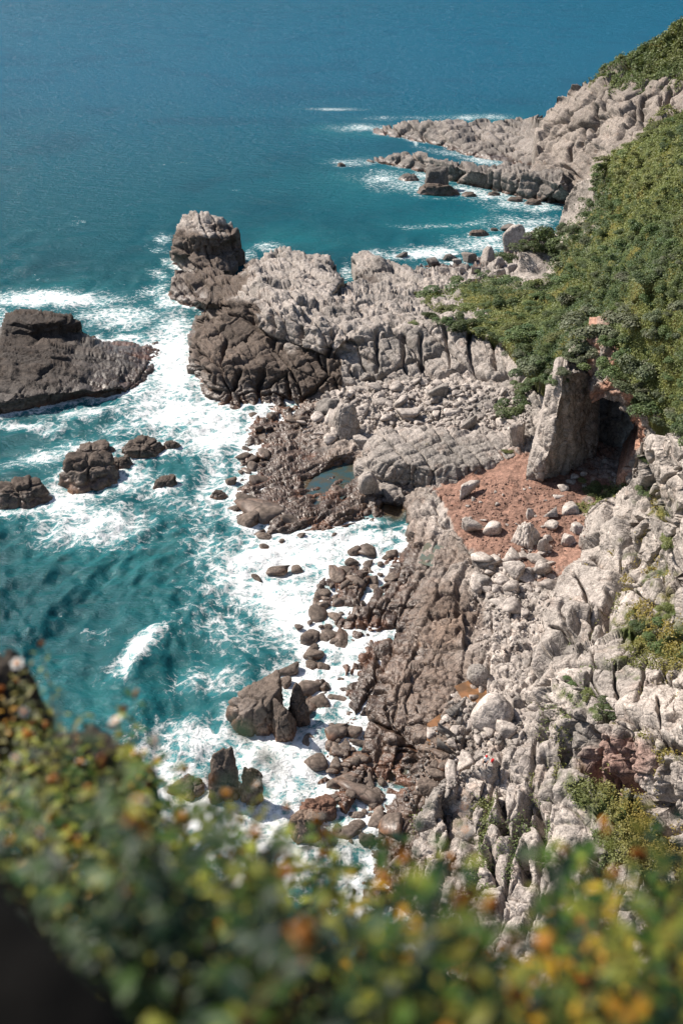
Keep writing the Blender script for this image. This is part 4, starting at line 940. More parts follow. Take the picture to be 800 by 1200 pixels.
def scatter(P, n, wr, rs, gap=.8, prob=None):
    xs = [p[0] for p in P]; ys = [p[1] for p in P]; got = []
    for _ in range(n * 60):
        if len(got) >= n: break
        x, y = rs.uniform(min(xs), max(xs)), rs.uniform(min(ys), max(ys))
        w_ = wr[0] * (wr[1] / wr[0]) ** (rs.random() ** 2.0)
        if not inpoly(x, y, P): continue
        if any((x - a) ** 2 + ((y - b) * 1.5) ** 2 < (gap * (w_ + c) / 2) ** 2 for a, b, c in got): continue
        got.append((x, y, w_))
    return got
rs = np.random.default_rng(21)
FIELD = [(392, 462), (430, 456), (480, 448), (540, 450), (600, 458), (622, 470), (622, 500), (600, 508), (560, 500), (500, 500), (440, 500), (428, 512), (390, 516), (360, 512), (350, 498), (372, 486)]
for i, (x, y, w_) in enumerate(scatter(FIELD, 150, (6, 19), rs, .72)):
    put(V_PALE[i % 14], x, y, w_, 'boulder', 'pale weathered boulder among many in the boulder field behind the flat-topped outcrop', 'boulder', 'boulders of the boulder field', rs)
RUB = [(552, 655), (600, 650), (640, 648), (655, 668), (640, 700), (612, 720), (575, 720), (556, 690)]
for i, (x, y, w_) in enumerate(scatter(RUB, 40, (8, 24), rs, .74)):
    put(V_PALE[i % 14], x, y, w_, 'boulder', 'pale boulder in the strip of rubble between the red beach and the cliff corner', 'boulder', 'boulders of the rubble strip', rs)
RUB2 = [(500, 870), (530, 815), (560, 815), (600, 812), (612, 850), (580, 880), (555, 910), (520, 935), (482, 950), (470, 930), (490, 900)]
for i, (x, y, w_) in enumerate(scatter(RUB2, 55, (6, 16), rs, .8)):
    put((V_DARK if x < 520 and y > 870 else V_PALE)[i % 10], x, y, w_, 'boulder', 'angular stone of the rubble heap around the biggest pale boulder' if not (x < 520 and y > 870) else 'dark stone of the rubble heap at the foot of the bluff', 'boulder', 'stones of the rubble heap' if not (x < 520 and y > 870) else 'dark stones below the bluff', rs)
BEACH = [(530, 585), (560, 560), (640, 575), (680, 590), (690, 625), (640, 650), (580, 650), (545, 620)]
for i, (x, y, w_) in enumerate(scatter(BEACH, 24, (3.5, 8), rs, 1.6)):
    put(V_PALE[i % 14], x, y, w_, 'boulder', 'small pale stone scattered on the red beach', 'boulder', 'small stones on the red beach', rs)
for i, (x, y, w_) in enumerate([(668, 566, 12), (660, 574, 14), (673, 560, 10), (684, 570, 8), (652, 583, 8), (684, 556, 8)]):
    put(V_PALE[i % 14], x, y, w_, 'boulder', 'pinkish stone in the little heap at the mouth of the cave', 'boulder', 'stones at the cave mouth', rs)
# brown stones in the surf along the platform
SURF = [(431, 646, 27, 17), (459, 650, 16, 16), (414, 648, 14, 10), (405, 668, 18, 10), (392, 680, 16, 10), (381, 696, 14, 12), (404, 686, 16, 10), (420, 682, 18, 12), (437, 682, 16, 14), (398, 706, 22, 14), (372, 722, 24, 18), (376, 710, 16, 12), (362, 750, 18, 22), (386, 744, 22, 14), (398, 756, 16, 12), (368, 768, 18, 18), (342, 786, 20, 16), (362, 806, 32, 18), (376, 824, 24, 20), (391, 818, 14, 14),
        (366, 779, 14, 10), (395, 858, 22, 28), (412, 858, 14, 16), (405, 876, 12, 16), (394, 880, 16, 18), (370, 895, 18, 26), (393, 898, 16, 18), (408, 896, 12, 12), (421, 891, 14, 12), (391, 918, 16, 18), (412, 914, 14, 12), (362, 870, 20, 18), (390, 936, 14, 12), (413, 930, 12, 10), (438, 936, 24, 26), (430, 915, 12, 10), (424, 872, 14, 12), (442, 962, 22, 20), (462, 962, 24, 22), (410, 975, 20, 28), (430, 985, 20, 20), (396, 972, 14, 14), (448, 918, 10, 9), (350, 735, 10, 8), (352, 832, 14, 10), (335, 800, 14, 10),
        (318, 488, 22, 7), (340, 492, 18, 9), (296, 487, 14, 5), (358, 484, 16, 8), (286, 536, 22, 12), (296, 548, 20, 10), (302, 566, 22, 16), (290, 588, 24, 22), (310, 606, 22, 30), (292, 612, 20, 24), (340, 610, 18, 18), (312, 630, 16, 10), (308, 640, 10, 8), (276, 596, 14, 8), (352, 628, 12, 8), (330, 634, 10, 6), (270, 565, 12, 8), (390, 628, 10, 6), (318, 668, 16, 6), (348, 668, 16, 6), (300, 676, 12, 5)]
for i, (x, y, w_, h_) in enumerate(SURF):
    near_lobe = y > 640
    put(V_DARK[i % 10], x, y, (w_ + h_) / 2 * 1.12, 'surf_rock', 'wet brown stone in the white water along the dark platform' if near_lobe else 'wet brown stone at the edge of the stratified shelf left of the tide pool', 'surf rock', 'stones in the surf along the platform' if near_lobe else 'stones around the stratified shelf', rs, True, .2)

MORE = [[(366, 700), (400, 660), (446, 650), (476, 664), (470, 690), (410, 690), (400, 770), (370, 800), (350, 770)], [(384, 846), (430, 862), (452, 930), (450, 985), (400, 1005), (386, 940)], [(276, 540), (300, 500), (350, 484), (372, 492), (330, 520), (292, 600)]]
for j, P in enumerate(MORE):
    for i, (x, y, w_) in enumerate(scatter(P, (42, 40, 18)[j], (6, 19), rs, .72)):
        put(V_DARK[(i + j) % 10], x, y, w_, 'surf_rock', 'wet brown stone in the white water along the dark platform' if j < 2 else 'wet brown stone at the edge of the stratified shelf left of the tide pool', 'surf rock', 'stones in the surf along the platform' if j < 2 else 'stones around the stratified shelf', rs, True, .2)

# ---- rubble too small and numerous to count
def rubble(name, P, n, wr, base, label, seed):
    rs = np.random.default_rng(seed); v0, f0 = ico(1); V, Fc, T = [], [], []; k = 0
    xs = [p[0] for p in P]; ys = [p[1] for p in P]
    while k < n:
        x, y = rs.uniform(min(xs), max(xs)), rs.uniform(min(ys), max(ys))
        if not inpoly(x, y, P): continue
        loc, nor = hit(x, y, False)
        if loc is None or loc.z < .3: k += .2; continue
        w_ = wr[0] * (wr[1] / wr[0]) ** (rs.random() ** 1.6) * depth_of(loc) / F * .5
        q = v0 * rs.uniform(.7, 1.25, (len(v0), 1)) * rs.uniform(.6, 1.2, 3) * w_ + np.array(loc) + np.array([0, 0, w_ * .25])
        Fc.append(f0 + len(V) * len(v0)); V.append(q); T.append(np.tile(base * rs.uniform(.6, 1.25), (len(v0), 1))); k += 1
    me = mesh_np(name, np.concatenate(V), np.concatenate(Fc), [M_ROCK]); vattr(me, 'tint', np.clip(np.concatenate(T), 0, 1)); vattr(me, 'wet', np.zeros(len(V) * len(v0)))
    return link(name, me, None, label, 'rubble', kind='stuff')
rubble('rubble', FIELD, 1100, (2.0, 6.5), PALE * .95, 'small stones filling the gaps of the boulder field', 5)
rubble('rubble', [(520, 580), (560, 560), (620, 560), (690, 590), (690, 640), (600, 660), (550, 640)], 1000, (1.1, 3.8), np.array([.24, .15, .12]), 'small brown stones strewn over the red beach', 6)
rubble('rubble', [(545, 650), (650, 640), (650, 700), (610, 770), (600, 810), (560, 760)], 420, (2.2, 6), PALE, 'small pale stones between the platform and the cliff', 7)
rubble('rubble', RUB2, 500, (2.2, 7), GREY * 1.1, 'small angular stones around the biggest boulder', 8)
print('boulders %.1fs' % (time.time() - T0))

# ================================================================== tide pools and puddles (level sheets of still water in hollows)
def pool_material(name, deep, edge):
    m, t = nt(name)
    tc = N(t, 'ShaderNodeTexCoord'); n = N(t, 'ShaderNodeTexNoise', i_Scale=.45, i_Detail=5.0, i_Roughness=.6); t.links.new(tc.outputs['Object'], n.inputs['Vector'])
    b = N(t, 'ShaderNodeBsdfPrincipled', i_Roughness=.08); b.inputs['IOR'].default_value = 1.333
    t.links.new(mixc(t, ramp(t, n.outputs['Fac'], .38, .62), deep, edge), b.inputs['Base Color'])
    o = N(t, 'ShaderNodeOutputMaterial'); t.links.new(b.outputs[0], o.inputs[0]); return m
def pool(name, P, z, mat, label):
    pts = []
    for (a, b) in zip(P, P[1:] + P[:1]):
        for k in range(6):
            f = k / 6; pts.append((a[0] + (b[0] - a[0]) * f, a[1] + (b[1] - a[1]) * f))
    w_ = world([p[0] for p in pts], [p[1] for p in pts], [z] * len(pts))
    c = w_.mean(0); v = np.concatenate([[c], w_]) - c; n = len(pts)
    me = mesh_np(name, v, [(0, 1 + i, 1 + (i + 1) % n) for i in range(n)], [mat])
    bm = bmesh.new(); bm.from_mesh(me); bmesh.ops.recalc_face_normals(bm, faces=bm.faces)
    if bm.faces[0].normal.z < 0: bmesh.ops.reverse_faces(bm, faces=bm.faces)
    bm.to_mesh(me); bm.free()
    return link(name, me, None, label, 'pool', kind='structure', loc=c)
M_POOL = pool_material('tide_pool_water', (.030, .066, .075), (.06, .058, .042))
M_PUD = pool_material('rusty_puddle_water', (.27, .135, .065), (.13, .075, .04))
pool('tide_pool', [(346, 598), (362, 566), (378, 550), (398, 536), (430, 536), (432, 556), (414, 572), (398, 588), (372, 600)], .30, M_POOL, 'blue-green tide pool left of the blocky outcrop')
pool('tide_pool', [(490, 660), (497, 638), (512, 630), (534, 628), (542, 642), (524, 656), (505, 664)], 2.35, pool_material('platform_pool_water', (.10, .13, .11), (.14, .13, .09)), 'grey-green pool on the platform below the red beach')
pool('puddle', [(532, 804), (552, 796), (580, 800), (592, 816), (566, 828), (544, 824)], 3.95, M_PUD, 'orange puddle under the grey cracked boulder')
pool('puddle', [(500, 848), (516, 836), (530, 848), (530, 868), (516, 884), (500, 870)], 2.95, M_PUD, 'orange puddle at the lower edge of the dark platform')

# ================================================================== THE SEA
FOAM = [(60, 350, 85, 11, 0, .9), (-30, 380, 40, 30, 0, .8), (140, 372, 55, 16, 0, .75), (205, 425, 32, 60, 0, 1), (190, 278, 13, 6, -10, .7), (184, 292, 16, 5, 10, .65), (194, 308, 9, 6, 0, .75), (186, 322, 16, 7, 20, .6), (178, 340, 22, 8, -10, .65), (192, 352, 12, 10, 0, .75), (205, 480, 70, 38, 0, .9), (250, 500, 45, 40, 0, .95), (20, 500, 70, 9, 0, .7), (110, 482, 70, 9, -5, .7),
        (60, 530, 55, 14, -15, .65), (150, 500, 40, 14, 0, .65), (250, 560, 25, 60, 10, .7), (110, 615, 75, 26, 0, .85), (80, 590, 40, 22, 0, .9), (215, 590, 50, 18, 20, .5), (150, 560, 40, 20, 0, .8), (165, 762, 42, 13, -38, 1), (150, 790, 14, 8, -60, .7),
        (330, 650, 95, 34, -8, 1), (300, 690, 70, 30, 10, .85), (345, 715, 50, 50, 0, .95), (420, 632, 50, 14, -8, 1), (270, 735, 70, 30, 10, .55), (390, 745, 60, 34, 0, 1), (440, 755, 40, 14, -15, 1), (350, 800, 40, 30, 0, .95), (250, 800, 60, 22, 0, .55), (225, 865, 60, 30, 0, .7), (330, 885, 75, 60, 0, 1),
        (400, 905, 50, 55, 0, 1), (260, 960, 120, 50, 0, .95), (180, 900, 60, 40, 0, .8), (100, 960, 90, 60, 0, .75), (420, 880, 36, 30, 0, 1), (320, 1000, 100, 50, 0, .95), (240, 640, 25, 40, 0, .6),
        (425, 150, 42, 5, 0, .85), (470, 138, 60, 3, 0, .6), (560, 137, 40, 4, 0, .9), (390, 128, 36, 2, 0, .8), (415, 190, 35, 5, 0, .7), (470, 213, 55, 12, 5, .95), (500, 208, 25, 8, 0, 1), (560, 228, 60, 9, 8, .95), (620, 240, 50, 10, 0, 1), (575, 190, 45, 5, 8, .95), (530, 180, 40, 4, 10, .8), (610, 262, 50, 12, 0, .8), (560, 262, 50, 4, -5, .6),
        (500, 295, 70, 8, -4, .9), (570, 285, 50, 12, 0, .95), (620, 270, 40, 10, 0, .9), (440, 298, 20, 6, 0, .8), (315, 290, 18, 6, 0, 1), (290, 300, 12, 10, 0, .6), (408, 318, 10, 12, 0, .7), (490, 265, 50, 3, 0, .5), (520, 266, 60, 2, 0, .5), (640, 300, 50, 20, 0, .7),
        (345, 495, 40, 16, 0, .95), (300, 560, 25, 30, 0, .7), (486, 166, 3, 7, -20, .9)]
AQUA = [(60, 345, 90, 18), (10, 380, 60, 30), (190, 400, 60, 80), (120, 530, 130, 60), (60, 610, 110, 60), (220, 560, 80, 90), (110, 830, 120, 60), (60, 800, 60, 40), (250, 760, 110, 90), (300, 660, 120, 80), (250, 900, 160, 110), (470, 215, 110, 26), (560, 265, 90, 30), (420, 155, 60, 9), (240, 640, 70, 50), (350, 280, 90, 14), (130, 650, 70, 40), (560, 140, 60, 8)]

def sea_grid():
    rows = np.concatenate([np.array([-49.2, -48.5, -47, -44, -40, -35, -29, -23, -17]), np.arange(-12, 300, 1.15), np.arange(300, 1130, 1.35)])
    cols = np.arange(-110, 705, 1.35)
    X, Y = np.meshgrid(cols, rows)
    # widen the far rows so that the horizon stays covered from other positions
    k = np.where(Y < 140, 1 + 1.1 * np.clip((140 - Y) / 190, 0, 1), 1)
    X2 = 300 + (X - 300) * k + np.where(Y < 260, 120 * np.clip((260 - Y) / 200, 0, 1), 0)
    return X2, Y
X, Y = sea_grid()
P = world(X, Y, np.zeros_like(X))
sh = X.shape
px, py = X.ravel(), Y.ravel(); p = P.reshape(-1, 3)
# height: many small wave trains, each only where it is wider than a few grid cells
rs = np.random.default_rng(3)
z = np.zeros(len(p)); cell = np.linalg.norm(p - np.array([0, 0, H]), axis=1) / F * 1.3
cellY = np.minimum(cell / np.maximum((H / np.linalg.norm(p - np.array([0, 0, H]), axis=1)), .01), 80)
wx = p[:, 0] + 6 * fbm(p / 25, 2, 3); wy = p[:, 1] + 6 * fbm(p / 25 + 9, 2, 4)
for i in range(60):
    lam = 1.6 * (22 / 1.6) ** (rs.random() ** 1.3); th = math.radians(-62 + rs.normal(0, 38))
    amp = .019 * lam ** .62
    ph = (wx * math.sin(th) + wy * math.cos(th)) * 2 * math.pi / lam + rs.random() * 6.28
    s = np.sin(ph); s = 1 - 2 * np.sqrt(np.abs(.5 - .5 * s)) if i % 3 == 0 else s
    z += amp * s * sstep(2.5, 7.0, lam / cellY) * (1 - .85 * sstep(150, 480, p[:, 1])) 
# a few swells close in
def swell(x0, y0, x1, y1, wid, h):
    a = world(x0, y0, 0.)[:2]; b = world(x1, y1, 0.)[:2]; d = b - a; L = np.linalg.norm(d); d = d / L
    r = p[:, :2] - a; s = r @ d; q = r @ np.array([-d[1], d[0]])
    return h * np.exp(-(q / wid) ** 2) * sstep(-.2 * L, .25 * L, s) * sstep(1.2 * L, .75 * L, s)
z += swell(150, 800, 200, 735, 2.2, 1.1) + swell(120, 860, 240, 690, 5, .7) + swell(210, 560, 275, 520, 3, .7) + swell(40, 640, 170, 600, 3, .6)
edge = np.minimum(1, (H * 60) / np.maximum(p[:, 1], 1))
# distance to rock at the waterline
from mathutils.kdtree import KDTree
wl = []
for n, s in SHEETS.items():
    v = s['v']; m = np.abs(v[:, 2]) < .35; wl.append(v[m][::2])
for (x, y, zz, r) in ROCK_FEET:
    for k in range(14):
        wl.append(np.array([[x + r * math.cos(k * .449), y + r * math.sin(k * .449), 0]]))
wl = np.concatenate(wl)
# occupancy on a metre grid, then a distance by repeated growing (fast, no per-point query)
cs = 0.8; gx0, gy0 = -110, 55; GW, GH = int(330 / cs), int(620 / cs)
occ = np.full((GH, GW), 60.0)
ii = ((wl[:, 1] - gy0) / cs).astype(int); jj = ((wl[:, 0] - gx0) / cs).astype(int)
ok = (ii >= 0) & (ii < GH) & (jj >= 0) & (jj < GW); occ[ii[ok], jj[ok]] = 0
for _ in range(26):
    o = np.pad(occ, 1, constant_values=60)
    occ = np.minimum.reduce([occ] + [o[1 + a:1 + a + GH, 1 + b:1 + b + GW] + cs * math.hypot(a, b) for a in (-1, 0, 1) for b in (-1, 0, 1)])
fi = np.clip((p[:, 1] - gy0) / cs - .5, 0, GH - 1.01); fj = np.clip((p[:, 0] - gx0) / cs - .5, 0, GW - 1.01)
i0, j0 = fi.astype(int), fj.astype(int); ti, tj = fi - i0, fj - j0
dist = (occ[i0, j0] * (1 - ti) + occ[i0 + 1, j0] * ti) * (1 - tj) + (occ[i0, j0 + 1] * (1 - ti) + occ[i0 + 1, j0 + 1] * ti) * tj
dist = np.where((p[:, 1] < gy0) | (p[:, 1] > gy0 + GH * cs - 2) | (p[:, 0] > gx0 + GW * cs - 2), 30, dist)
wq = p.copy(); wq[:, 0] += 5 * fbm(p / 11, 3, 61); wq[:, 1] += 5 * fbm(p / 11 + 7, 3, 62)
wpx = px + 9 * fbm(np.stack([px / 30, py / 22, px * 0], -1), 3, 71) * np.clip(py / 500, .25, 1); wpy = py + 6 * fbm(np.stack([px / 30, py / 22, px * 0 + 5], -1), 3, 72) * np.clip(py / 500, .12, 1)
foam = np.zeros(len(p))
for (fx, fy, rx, ry, an, dn) in FOAM:
    a = math.radians(an); dx, dy = wpx - fx, wpy - fy
    u = (dx * math.cos(a) + dy * math.sin(a)) / rx; v = (-dx * math.sin(a) + dy * math.cos(a)) / ry
    foam = np.maximum(foam, .93 * dn * np.exp(-np.power(u * u + v * v, 1.25) * .75))
near = np.exp(-dist / (1.3 + 1.2 * (1 + fbm(p / 14, 2, 31))))
foam = np.maximum(foam, .85 * near)
foam = np.clip(foam + .10 * fbm(wq / 5, 3, 33) * (foam > .05), 0, 1)
foam = foam * (1 - .22 * sstep(340, 240, py)) * np.where(py < 340, .82 + .45 * fbm(np.stack([px / 16, py / 5, px * 0], -1), 3, 91), 1)
foam = np.clip(foam, 0, 1)
caps = sstep(.50, .62, fbm(wq * np.array([.06, .10, 1]), 4, 35, .6)) * .42 * sstep(60, 260, py)
foam = np.maximum(foam, caps * .8)
aqua = np.zeros(len(p))
for (fx, fy, rx, ry) in AQUA:
    aqua = np.maximum(aqua, np.exp(-(((wpx - fx) / rx) ** 2 + ((wpy - fy) / ry) ** 2)))
aqua = np.clip(.46 * aqua * (.7 + .6 * fbm(wq / 16, 3, 44)) + .6 * foam, 0, 1)
dark = sstep(.05, .5, fbm(p / np.array([30, 45, 1]), 3, 47))
# brown shallow water over the rock in the inlet and the pools
shal = np.zeros(len(p))
for (fx, fy, rx, ry) in [(458, 592, 30, 14), (385, 566, 40, 30), (450, 900, 34, 26), (455, 890, 30, 30)]:
    shal = np.maximum(shal, np.exp(-(((wpx - fx) / rx) ** 2 + ((wpy - fy) / ry) ** 2) ** 2))
foam = foam * (1 - .9 * shal)
z = z * (1 - .5 * np.clip(near, 0, 1)) + .22 * foam * (.5 + .5 * fbm(p / 1.2, 3, 55)) * (p[:, 1] < 500)
v = p.copy(); v[:, 2] = z
idx = np.arange(len(p)).reshape(sh)
quads = np.stack([idx[:-1, :-1].ravel(), idx[1:, :-1].ravel(), idx[1:, 1:].ravel(), idx[:-1, 1:].ravel()], -1)

def sea_material():
    m, t = nt('sea_water')
    geo = N(t, 'ShaderNodeNewGeometry').outputs['Position']
    A = lambda n: N(t, 'ShaderNodeAttribute', attribute_name=n).outputs['Fac']
    foam, aqua, dark, farr, shal = A('foam'), A('aqua'), A('dark'), A('far'), A('shallow')
    def noise(scale, det=4.0, rough=.6, vec=geo, dist=0.0):
        n = N(t, 'ShaderNodeTexNoise', i_Scale=scale, i_Detail=det, i_Roughness=rough, i_Distortion=dist); t.links.new(vec, n.inputs['Vector']); return n
    def warp(vec, scale, amt):
        n = noise(scale, 3.0, .6, vec)
        s = N(t, 'ShaderNodeVectorMath', operation='SUBTRACT'); t.links.new(n.outputs['Color'], s.inputs[0]); s.inputs[1].default_value = (.5, .5, .5)
        a = N(t, 'ShaderNodeVectorMath', operation='MULTIPLY_ADD'); t.links.new(s.outputs[0], a.inputs[0]); a.inputs[1].default_value = (amt,) * 3; t.links.new(vec, a.inputs[2])
        return a.outputs[0]
    w1 = warp(warp(geo, .10, 5.0), .7, .8)
    # lacy net: distances to cell borders at two sizes, broken by noise
    def net(scale, width):
        v = N(t, 'ShaderNodeTexVoronoi', feature='DISTANCE_TO_EDGE', i_Scale=scale); t.links.new(w1, v.inputs['Vector'])
        return math_(t, 'SUBTRACT', 1.0, ramp(t, v.outputs['Distance'], 0.0, width))
    net1, net2 = net(.55, .28), net(1.7, .34)
    nz = noise(.60, 8.0, .68, w1, .15).outputs['Fac']
    nzf = noise(3.6, 6.0, .75, w1).outputs['Fac']
    pat = math_(t, 'ADD', math_(t, 'MULTIPLY', net1, .20), math_(t, 'MULTIPLY', net2, .13))
    pat = math_(t, 'ADD', pat, math_(t, 'MULTIPLY', ramp(t, nz, .25, .75), .44))
    pat = math_(t, 'ADD', pat, math_(t, 'MULTIPLY', ramp(t, nzf, .25, .75), .25))
    thr = math_(t, 'SUBTRACT', .98, math_(t, 'MULTIPLY', foam, .735))
    fm = ramp(t, pat, math_(t, 'SUBTRACT', thr, .20), math_(t, 'ADD', thr, .20))
    fm = math_(t, 'MULTIPLY', fm, ramp(t, foam, .05, .22))
    # water body colour
    base = mixc(t, farr, (.004, .058, .070), (.003, .096, .168))
    base = mixc(t, math_(t, 'MULTIPLY', dark, .45), base, mixc(t, farr, (.003, .036, .047), (.002, .068, .130)))
    thin = math_(t, 'MULTIPLY', ramp(t, nz, .3, .75), .5)
    aq = math_(t, 'MULTIPLY', aqua, math_(t, 'ADD', thin, .6), True)
    base = mixc(t, aq, base, (.022, .19, .205))
    base = mixc(t, shal, base, (.10, .06, .03))
    base = mixc(t, math_(t, 'MULTIPLY', ramp(t, foam, .25, .95), .75), base, (.13, .38, .40))
    c = mixc(t, fm, base, (.88, .89, .88))
    # diffuse body (light scattered back out of the water) under a wave-roughened reflection
    df = N(t, 'ShaderNodeBsdfDiffuse'); t.links.new(c, df.inputs['Color'])
    gl = N(t, 'ShaderNodeBsdfGlossy'); t.links.new(math_(t, 'ADD', math_(t, 'MULTIPLY', farr, .12), .14), gl.inputs['Roughness'])
    fr = N(t, 'ShaderNodeFresnel', i_IOR=1.333)
    mp = N(t, 'ShaderNodeMapping'); mp.inputs['Rotation'].default_value = (0, 0, math.radians(28)); mp.inputs['Scale'].default_value = (1.0, 1.9, 1.0); t.links.new(geo, mp.inputs['Vector'])
    c1 = noise(.62, 6.0, .66, mp.outputs[0], .5).outputs['Fac']; c2 = noise(.16, 6.0, .68, mp.outputs[0], .5).outputs['Fac']; c3 = noise(.035, 5.0, .65, mp.outputs[0], .4).outputs['Fac']
    vf = A('veryfar')
    hh = math_(t, 'ADD', math_(t, 'MULTIPLY', c1, .9), math_(t, 'MULTIPLY', math_(t, 'MULTIPLY', c2, 6.5), farr))
    hh = math_(t, 'ADD', hh, math_(t, 'MULTIPLY', math_(t, 'MULTIPLY', c3, 26.0), vf))
    hh = math_(t, 'ADD', hh, math_(t, 'MULTIPLY', math_(t, 'MULTIPLY', pat, fm), .5))
    bp = N(t, 'ShaderNodeBump', i_Strength=.9, i_Distance=.6); t.links.new(hh, bp.inputs['Height'])
    for n_ in (df, gl, fr): t.links.new(bp.outputs[0], n_.inputs['Normal'])
    fac = math_(t, 'MINIMUM', math_(t, 'MULTIPLY', fr.outputs[0], .8), .06)
    fac = math_(t, 'MULTIPLY', fac, math_(t, 'SUBTRACT', 1.0, math_(t, 'MULTIPLY', fm, .8)))
    mx = N(t, 'ShaderNodeMixShader'); t.links.new(fac, mx.inputs[0]); t.links.new(df.outputs[0], mx.inputs[1]); t.links.new(gl.outputs[0], mx.inputs[2])
    o = N(t, 'ShaderNodeOutputMaterial'); t.links.new(mx.outputs[0], o.inputs[0])
    return m
me = mesh_np('sea', v, quads, [sea_material()], True)
vattr(me, 'foam', foam); vattr(me, 'aqua', aqua); vattr(me, 'dark', dark); vattr(me, 'far', sstep(120, 900, p[:, 1])); vattr(me, 'shallow', shal); vattr(me, 'veryfar', sstep(450, 2500, p[:, 1]))
link('sea', me, None, 'blue-green sea breaking white along the rocky shore', 'sea', kind='structure')
print('sea %d %.1fs' % (len(p), time.time() - T0))

# ================================================================== VEGETATION
def leaf_cloud(centres, normals, sizes, tints, rs, aspect=.55, spread=.7):
    """one small pointed quad per leaf"""
    n = len(centres)
    nn = normals + rs.normal(0, spread, (n, 3)); nn /= np.linalg.norm(nn, axis=1, keepdims=True)
    t = rs.normal(size=(n, 3)); t -= (t * nn).sum(1, keepdims=True) * nn; t /= np.linalg.norm(t, axis=1, keepdims=True)
    b = np.cross(nn, t); s = sizes[:, None]
    V = np.stack([centres - t * s * .5, centres + b * s * aspect * .5 - nn * s * .08, centres + t * s * .5, centres - b * s * aspect * .5 - nn * s * .08], 1).reshape(-1, 3)
    Fq = np.arange(n * 4).reshape(n, 4)
    return V, Fq, np.repeat(tints, 4, 0)

def bush_mesh(seed, leaves=3000, base=GREEN, alt=OLIVE, lumps=9, leaf=.066, grey=0.0):
    """scrub crown about 1 unit wide: leaves spread through several lumps so that gaps and an uneven outline remain"""
    rs = np.random.default_rng(seed)
    c = rs.normal(0, 1, (lumps, 3)) * np.array([.27, .27, .10]); c[:, 2] = np.abs(c[:, 2]) + .16
    r = rs.uniform(.15, .27, lumps)
    k = rs.integers(0, lumps, leaves)
    d = rs.normal(size=(leaves, 3)); d /= np.linalg.norm(d, axis=1, keepdims=True); d[:, 2] = np.where(d[:, 2] < -.3, -d[:, 2], d[:, 2])
    rad = r[k] * rs.uniform(.72, 1.06, leaves)
    p = c[k] + d * rad[:, None] * np.array([1, 1, .85])
    tw = rs.uniform(0, 1, lumps)[k][:, None]
    col = base * (1 - tw) + alt * tw
    col = col * rs.uniform(.7, 1.3, (leaves, 1)); col = col * (1 - grey) + np.array([.17, .16, .12]) * grey
    V, Fq, T = leaf_cloud(p, d * .8 + np.array([0, 0, .5]), leaf * rs.uniform(.6, 1.25, leaves), col, rs, .6, .5)
    me = mesh_np('scrub_bush', V, Fq, [M_BUSH]); vattr(me, 'tint', np.clip(T, 0, 1)); return me

DG = np.array([.066, .100, .040]); MG = np.array([.115, .150, .055]); YG = np.array([.18, .195, .065]); GG = np.array([.17, .18, .11])
BUSH = {'dark': [bush_mesh(300 + i, 3000, DG, MG, 9) for i in range(4)], 'mid': [bush_mesh(310 + i, 3000, MG, DG * 1.2, 9) for i in range(4)],
        'yellow': [bush_mesh(320 + i, 2800, YG, MG, 10) for i in range(3)], 'grey': [bush_mesh(330 + i, 3000, DG * 1.2, GG, 8, .074, .25) for i in range(4)]}
hs = SHEETS['hill']; cs_ = SHEETS['cliff']; fs_ = SHEETS['far_cliff']
LBL = {('dark', 0): 'dark green bush on the lower hillside above the leaning slab', ('dark', 1): 'dark green bush on the upper hillside', ('mid', 0): 'mid green bush on the flat scrub behind the promontory', ('mid', 1): 'mid green bush on the upper hillside',
       ('yellow', 0): 'yellowish green bush on the flat scrub behind the promontory', ('yellow', 1): 'yellowish green bush on the upper hillside near the right edge', ('grey', 0): 'grey-green bush on the steep slope over the cave', ('grey', 1): 'grey-green bush high on the slope below the far cliff'}
def bush(px, py, wpx, kind, label, group, rs, name='scrub_bush', bv=None, flat=1.0):
    loc, nor = hit(px, py, False)
    if loc is None: return
    W = wpx * depth_of(loc) / F
    o = link(name, BUSH[kind][rs.integers(0, len(BUSH[kind]))], None, label, 'bush', group, loc=loc - Vector((0, 0, .10 * W)))
    o.scale = (W * rs.uniform(.9, 1.2), W * rs.uniform(.9, 1.2), W * rs.uniform(.7, 1.1) * flat)
    o.rotation_euler = (rs.uniform(-.2, .2), rs.uniform(-.2, .2), rs.uniform(0, 6.28))
    return o
rs = np.random.default_rng(41)
cand = np.where(hs['at'][:, 2] > .42)[0]; rs.shuffle(cand)
got = []
for i in cand:
    x, y = hs['px'][i], hs['py'][i]
    if x > 822 or len(got) >= 285: continue
    w_ = (15 + 16 * sstep(200, 430, y)) * rs.choice([.55, .75, 1.0, 1.3], p=[.25, .3, .3, .15])
    if y < 300 and x > 690 and rs.random() < .45: continue
    if any((x - a) ** 2 + ((y - b) * 1.35) ** 2 < (.44 * (w_ + c)) ** 2 for a, b, c in got): continue
    got.append((x, y, w_))
